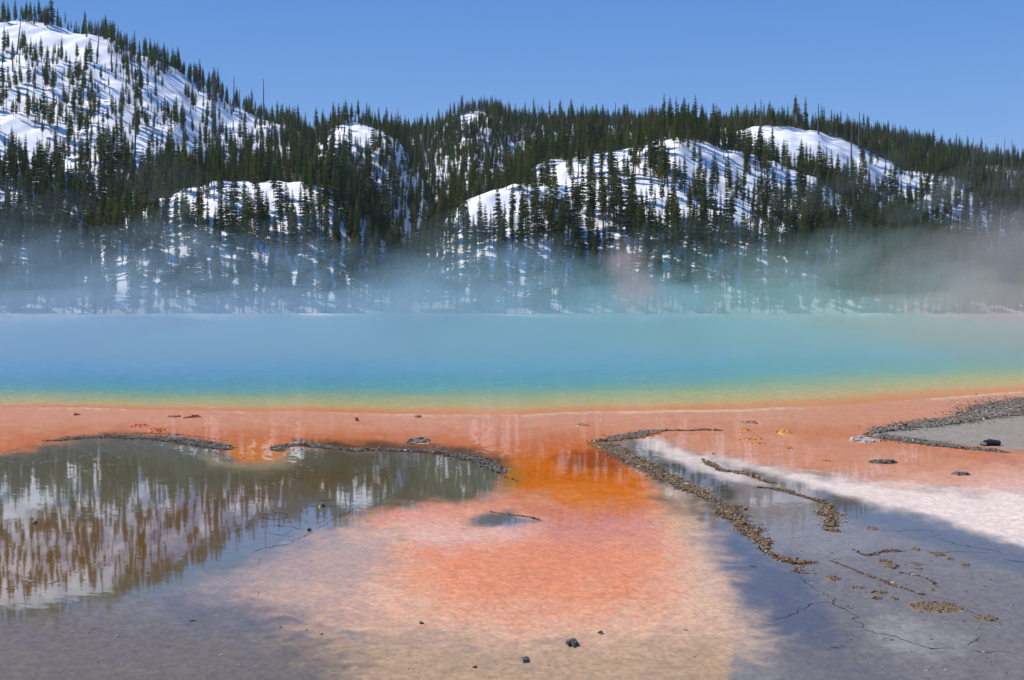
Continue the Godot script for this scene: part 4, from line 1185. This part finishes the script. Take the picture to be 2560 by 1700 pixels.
# ---------------------------------------------------------------- mineral films
func build_films() -> void:
	var film_mat := StandardMaterial3D.new()
	film_mat.resource_name = "mineral film"
	film_mat.vertex_color_use_as_albedo = true
	film_mat.roughness = 0.5
	var flakes := [[[0, 780], [60, 742], [150, 715], [260, 662], [400, 640], [560, 590], [700, 520], [810, 440]], [[0, 550], [120, 540], [300, 540], [450, 512], [700, 472], [830, 440]], [[0, 930], [150, 930], [350, 905], [600, 890], [760, 855], [1000, 850], [1200, 800], [1360, 775], [1560, 740], [1750, 705], [1900, 690]], [[40, 1330], [250, 1325], [450, 1290], [700, 1240], [850, 1180], [1000, 1140], [1200, 1070], [1400, 1050]], [[940, 1050], [1060, 1042], [1180, 1045]], [[1830, 665], [1900, 640], [1965, 600], [1890, 575], [1990, 552], [1920, 532]], [[60, 1345], [300, 1300], [560, 1270], [780, 1210]], [[760, 845], [860, 862], [1010, 848]]]
	var labels := ["broken grey mineral film slanting across the upper left pond", "thin grey mineral film just below the left pond's top edge", "long grey mineral film across the middle of the left pond", "grey mineral film low in the left pond by the treetop reflections", "short grey mineral film right of centre in the left pond", "zigzag grey mineral film between the two ponds", "faint second mineral film beside the lowest one in the left pond", "wide grey film patch in the middle of the left pond"]
	for n in flakes.size():
		var pts := []
		for q in flakes[n]: pts.append([q[0] * 0.3827, 950.0 + q[1] * 0.3827, 0.3])
		var line := curve(pts, 0.1)
		var base: Vector3 = line[line.size() / 2][0]
		var o := thing("mineral_film", base)
		tag(o, labels[n], "mineral film", "mineral films floating on the ponds")
		var places := []
		var tints := []
		for l in line:
			var at: Vector3 = l[0]
			if noise_b.get_noise_2d(at.x * 0.9 + n * 9, at.z * 0.5) < -0.25: continue
			for k in rng.randi_range(0, 2):
				var p := at - base + Vector3(rng.randfn(0, 0.12), 0.004, rng.randfn(0, 0.30) + 0.25 * noise_a.get_noise_2d(at.x * 1.5, n))
				var sz := rng.randf_range(0.012, 0.05)
				places.append(Transform3D(Basis(Vector3.UP, rng.randfn(0, 0.4)) * Basis.from_scale(Vector3(sz * rng.randf_range(1.2, 2.6), 0.007, sz)), p))
				var v := rng.randf_range(0.10, 0.26)
				tints.append(Color(v, v * 0.96, v * 0.92))
		scatter("film_flakes", pebble_mesh[0], film_mat, places, tints, o)

# ---------------------------------------------------------------- steam
var steam_mats := {}
const TONES := [[-0.45, 0.71, 0.86, 0.98], [-0.15, 0.69, 0.88, 0.97], [0.02, 0.66, 0.90, 0.95], [0.16, 0.70, 0.94, 0.90], [0.28, 0.78, 0.94, 0.86], [0.36, 0.93, 0.88, 0.82], [0.45, 0.96, 0.86, 0.80]]

func steam_tone(u: float, y: float) -> Color:        # steam is tinted by the water it hangs over, less so higher up
	var c := Color(TONES[-1][1], TONES[-1][2], TONES[-1][3])
	for i in TONES.size() - 1:
		if u < TONES[i + 1][0]:
			var f := clampf((u - TONES[i][0]) / (TONES[i + 1][0] - TONES[i][0]), 0, 1)
			c = Color(TONES[i][1], TONES[i][2], TONES[i][3]).lerp(Color(TONES[i + 1][1], TONES[i + 1][2], TONES[i + 1][3]), f)
			break
	return c.lerp(Color(0.88, 0.93, 0.96), clampf((y - 1.0) / 14.0, 0.0, 0.7))

func puff(root: Node3D, at: Vector3, size: Vector3, dens: float, tone: Color, lean := 0.0) -> void:
	var key := "%d %d %d %d" % [int(tone.r * 30), int(tone.g * 30), int(tone.b * 30), int(round(log(dens) * 5))]
	if not steam_mats.has(key):
		var fm := FogMaterial.new()
		fm.resource_name = "steam"
		fm.albedo = tone
		fm.density = exp(round(log(dens) * 5) / 5.0)
		fm.edge_fade = 0.6
		steam_mats[key] = fm
	var v := FogVolume.new()
	v.name = "steam_puff"
	v.shape = RenderingServer.FOG_VOLUME_SHAPE_ELLIPSOID
	v.size = size
	v.position = at
	v.rotation.z = lean
	v.material = steam_mats[key]
	root.add_child(v, true)

func build_steam() -> void:
	var root := thing("steam")
	tag(root, "drifting steam rising off the hot spring", "", "", "stuff")
	# the blanket lying on the spring: a few broad, low banks, with thicker patches in them
	for i in 6:
		var d := 104.0 + rng.randf_range(-4.0, 4.0)
		var u := -0.40 + 0.80 * i / 5.0
		puff(root, Vector3(u * d, 0.2, -d), Vector3(40.0, 5.2, 108.0), 0.024, steam_tone(u, 0.0))
	for i in 9:
		var d := rng.randf_range(78.0, 140.0)
		var u := -0.42 + 0.84 * (i + rng.randf()) / 9.0
		puff(root, Vector3(u * d, 0.1, -d), Vector3(rng.randf_range(26, 44), rng.randf_range(3.0, 4.6), rng.randf_range(24, 36)), 0.012, steam_tone(u, 0.0))
	# a thinner layer over it, up to the height of the lowest branches beyond
	for i in 10:
		var d := rng.randf_range(110.0, 150.0)
		var u := -0.44 + 0.88 * (i + rng.randf_range(0.2, 0.8)) / 10.0
		puff(root, Vector3(u * d, rng.randf_range(2.2, 3.6), -d), Vector3(rng.randf_range(20, 34), rng.randf_range(3.5, 6.0), 24), 0.020, steam_tone(u, 2.0), rng.randf_range(-0.05, 0.12))
	# and along its far side
	for i in 7:
		var d := 168.0
		var u := -0.42 + 0.84 * i / 6.0
		puff(root, Vector3(u * d, 0.6, -d), Vector3(rng.randf_range(30, 40), rng.randf_range(3.0, 4.6), 26), 0.010, steam_tone(u, 0.5))
	# one soft veil over the whole water, thinning upwards
	for i in 7:
		var d := 122.0
		var u := -0.42 + 0.84 * i / 6.0
		var high := 9.0 + 4.0 * smoothstep(0.15, 0.4, u) + 3.0 * smoothstep(-0.1, -0.35, u)
		puff(root, Vector3(u * d, 1.6, -d), Vector3(rng.randf_range(34, 44), high * 1.7, 34), 0.006, steam_tone(u, 1.5))
		puff(root, Vector3((u + 0.03) * d, 1.2, -d - 4.0), Vector3(rng.randf_range(34, 44), high * 0.95, 30), 0.006, steam_tone(u, 1.0))
	# plumes: each a knot of puffs that thins out as it climbs and drifts to the right
	for i in 34:
		var d := rng.randf_range(88.0, 150.0)
		var u := -0.43 + 0.86 * (i + rng.randf()) / 34.0
		var lift := rng.randf_range(0.5, 1.3) * (8.5 + 6.5 * smoothstep(0.12, 0.36, u) + 3.0 * smoothstep(-0.08, -0.3, u))
		var y := rng.randf_range(0.3, 0.8)
		var x := u * d
		var s := rng.randf_range(2.6, 5.0)
		var n := rng.randi_range(4, 7)
		for k in n:
			var up := k / float(n)
			var sz := s * rng.randf_range(0.6, 1.2)
			puff(root, Vector3(x + rng.randfn(0, s * 0.5), y + rng.randfn(0, 0.5), -d + rng.randfn(0, 3.0)), Vector3(sz * rng.randf_range(1.2, 2.2), sz * rng.randf_range(0.6, 1.0), sz * 1.5), 0.085 * exp(-y / 4.2) * (1.0 - 0.5 * up) * 4.0 / maxf(sz, 2.5) + 0.0025, steam_tone(u, y), rng.randf_range(-0.2, 0.6))
			y += lift / n * rng.randf_range(0.6, 1.6)
			x += rng.randf_range(-0.5, 1.6)
			s *= 1.07
	# thin veils, taller on the right
	for i in 14:
		var d := rng.randf_range(95.0, 150.0)
		var u := rng.randf_range(-0.42, 0.1)
		if i % 2 == 0: u = rng.randf_range(0.22, 0.45)
		var y := rng.randf_range(3.0, 6.0) + 5.0 * smoothstep(0.15, 0.4, u)
		puff(root, Vector3(u * d, y, -d), Vector3(rng.randf_range(10, 24), rng.randf_range(5, 10), 16), 0.0042, steam_tone(u, y), rng.randf_range(0.0, 0.5))
	# looser banks that the wind has carried off the water: [across, up, reach m] on the enlargement
	for q in [[150, 560, 6.0], [400, 510, 5.0], [40, 640, 6.0], [300, 640, 5.0], [540, 630, 4.0], [740, 650, 4.5], [930, 640, 4.0], [1090, 600, 4.0], [1240, 640, 4.0], [1700, 620, 5.0], [1850, 570, 5.0], [2040, 560, 6.0], [2200, 450, 7.0], [2340, 540, 7.0], [1980, 640, 5.0], [2250, 640, 6.0]]:
		var d := rng.randf_range(100.0, 140.0)
		var c := Vector3((q[0] * V - MID) / F * d, EYE + (HORIZON - q[1] * V) / F * d, -d)
		for k in 7:
			var off := Vector3(rng.randfn(0, q[2] * 0.65), rng.randfn(0, q[2] * 0.34), rng.randfn(0, 4.0))
			off.y += off.x * 0.25
			var sz: float = q[2] * rng.randf_range(0.3, 0.85)
			puff(root, c + off, Vector3(sz * rng.randf_range(1.2, 2.2), sz * rng.randf_range(0.5, 0.9), sz * 1.4), 0.032 / maxf(sz, 1.6), steam_tone(c.x / d, c.y), rng.randf_range(0.0, 0.6))
	# the rosy wisp right of centre
	for k in 14:
		var d := rng.randf_range(90.0, 104.0)
		var f := rng.randf()
		var q := Vector2(lerpf(1600, 1535, f) + rng.randfn(0, 34), lerpf(745, 612, f) + rng.randfn(0, 16))
		var sz := rng.randf_range(1.0, 2.8)
		puff(root, Vector3((q.x - MID) / F * d, EYE + (HORIZON - q.y) / F * d, -d), Vector3(sz * 1.4, sz, sz * 1.6), 0.09 / sz, Color(0.96, 0.86, 0.84), rng.randf_range(-0.3, 0.8))
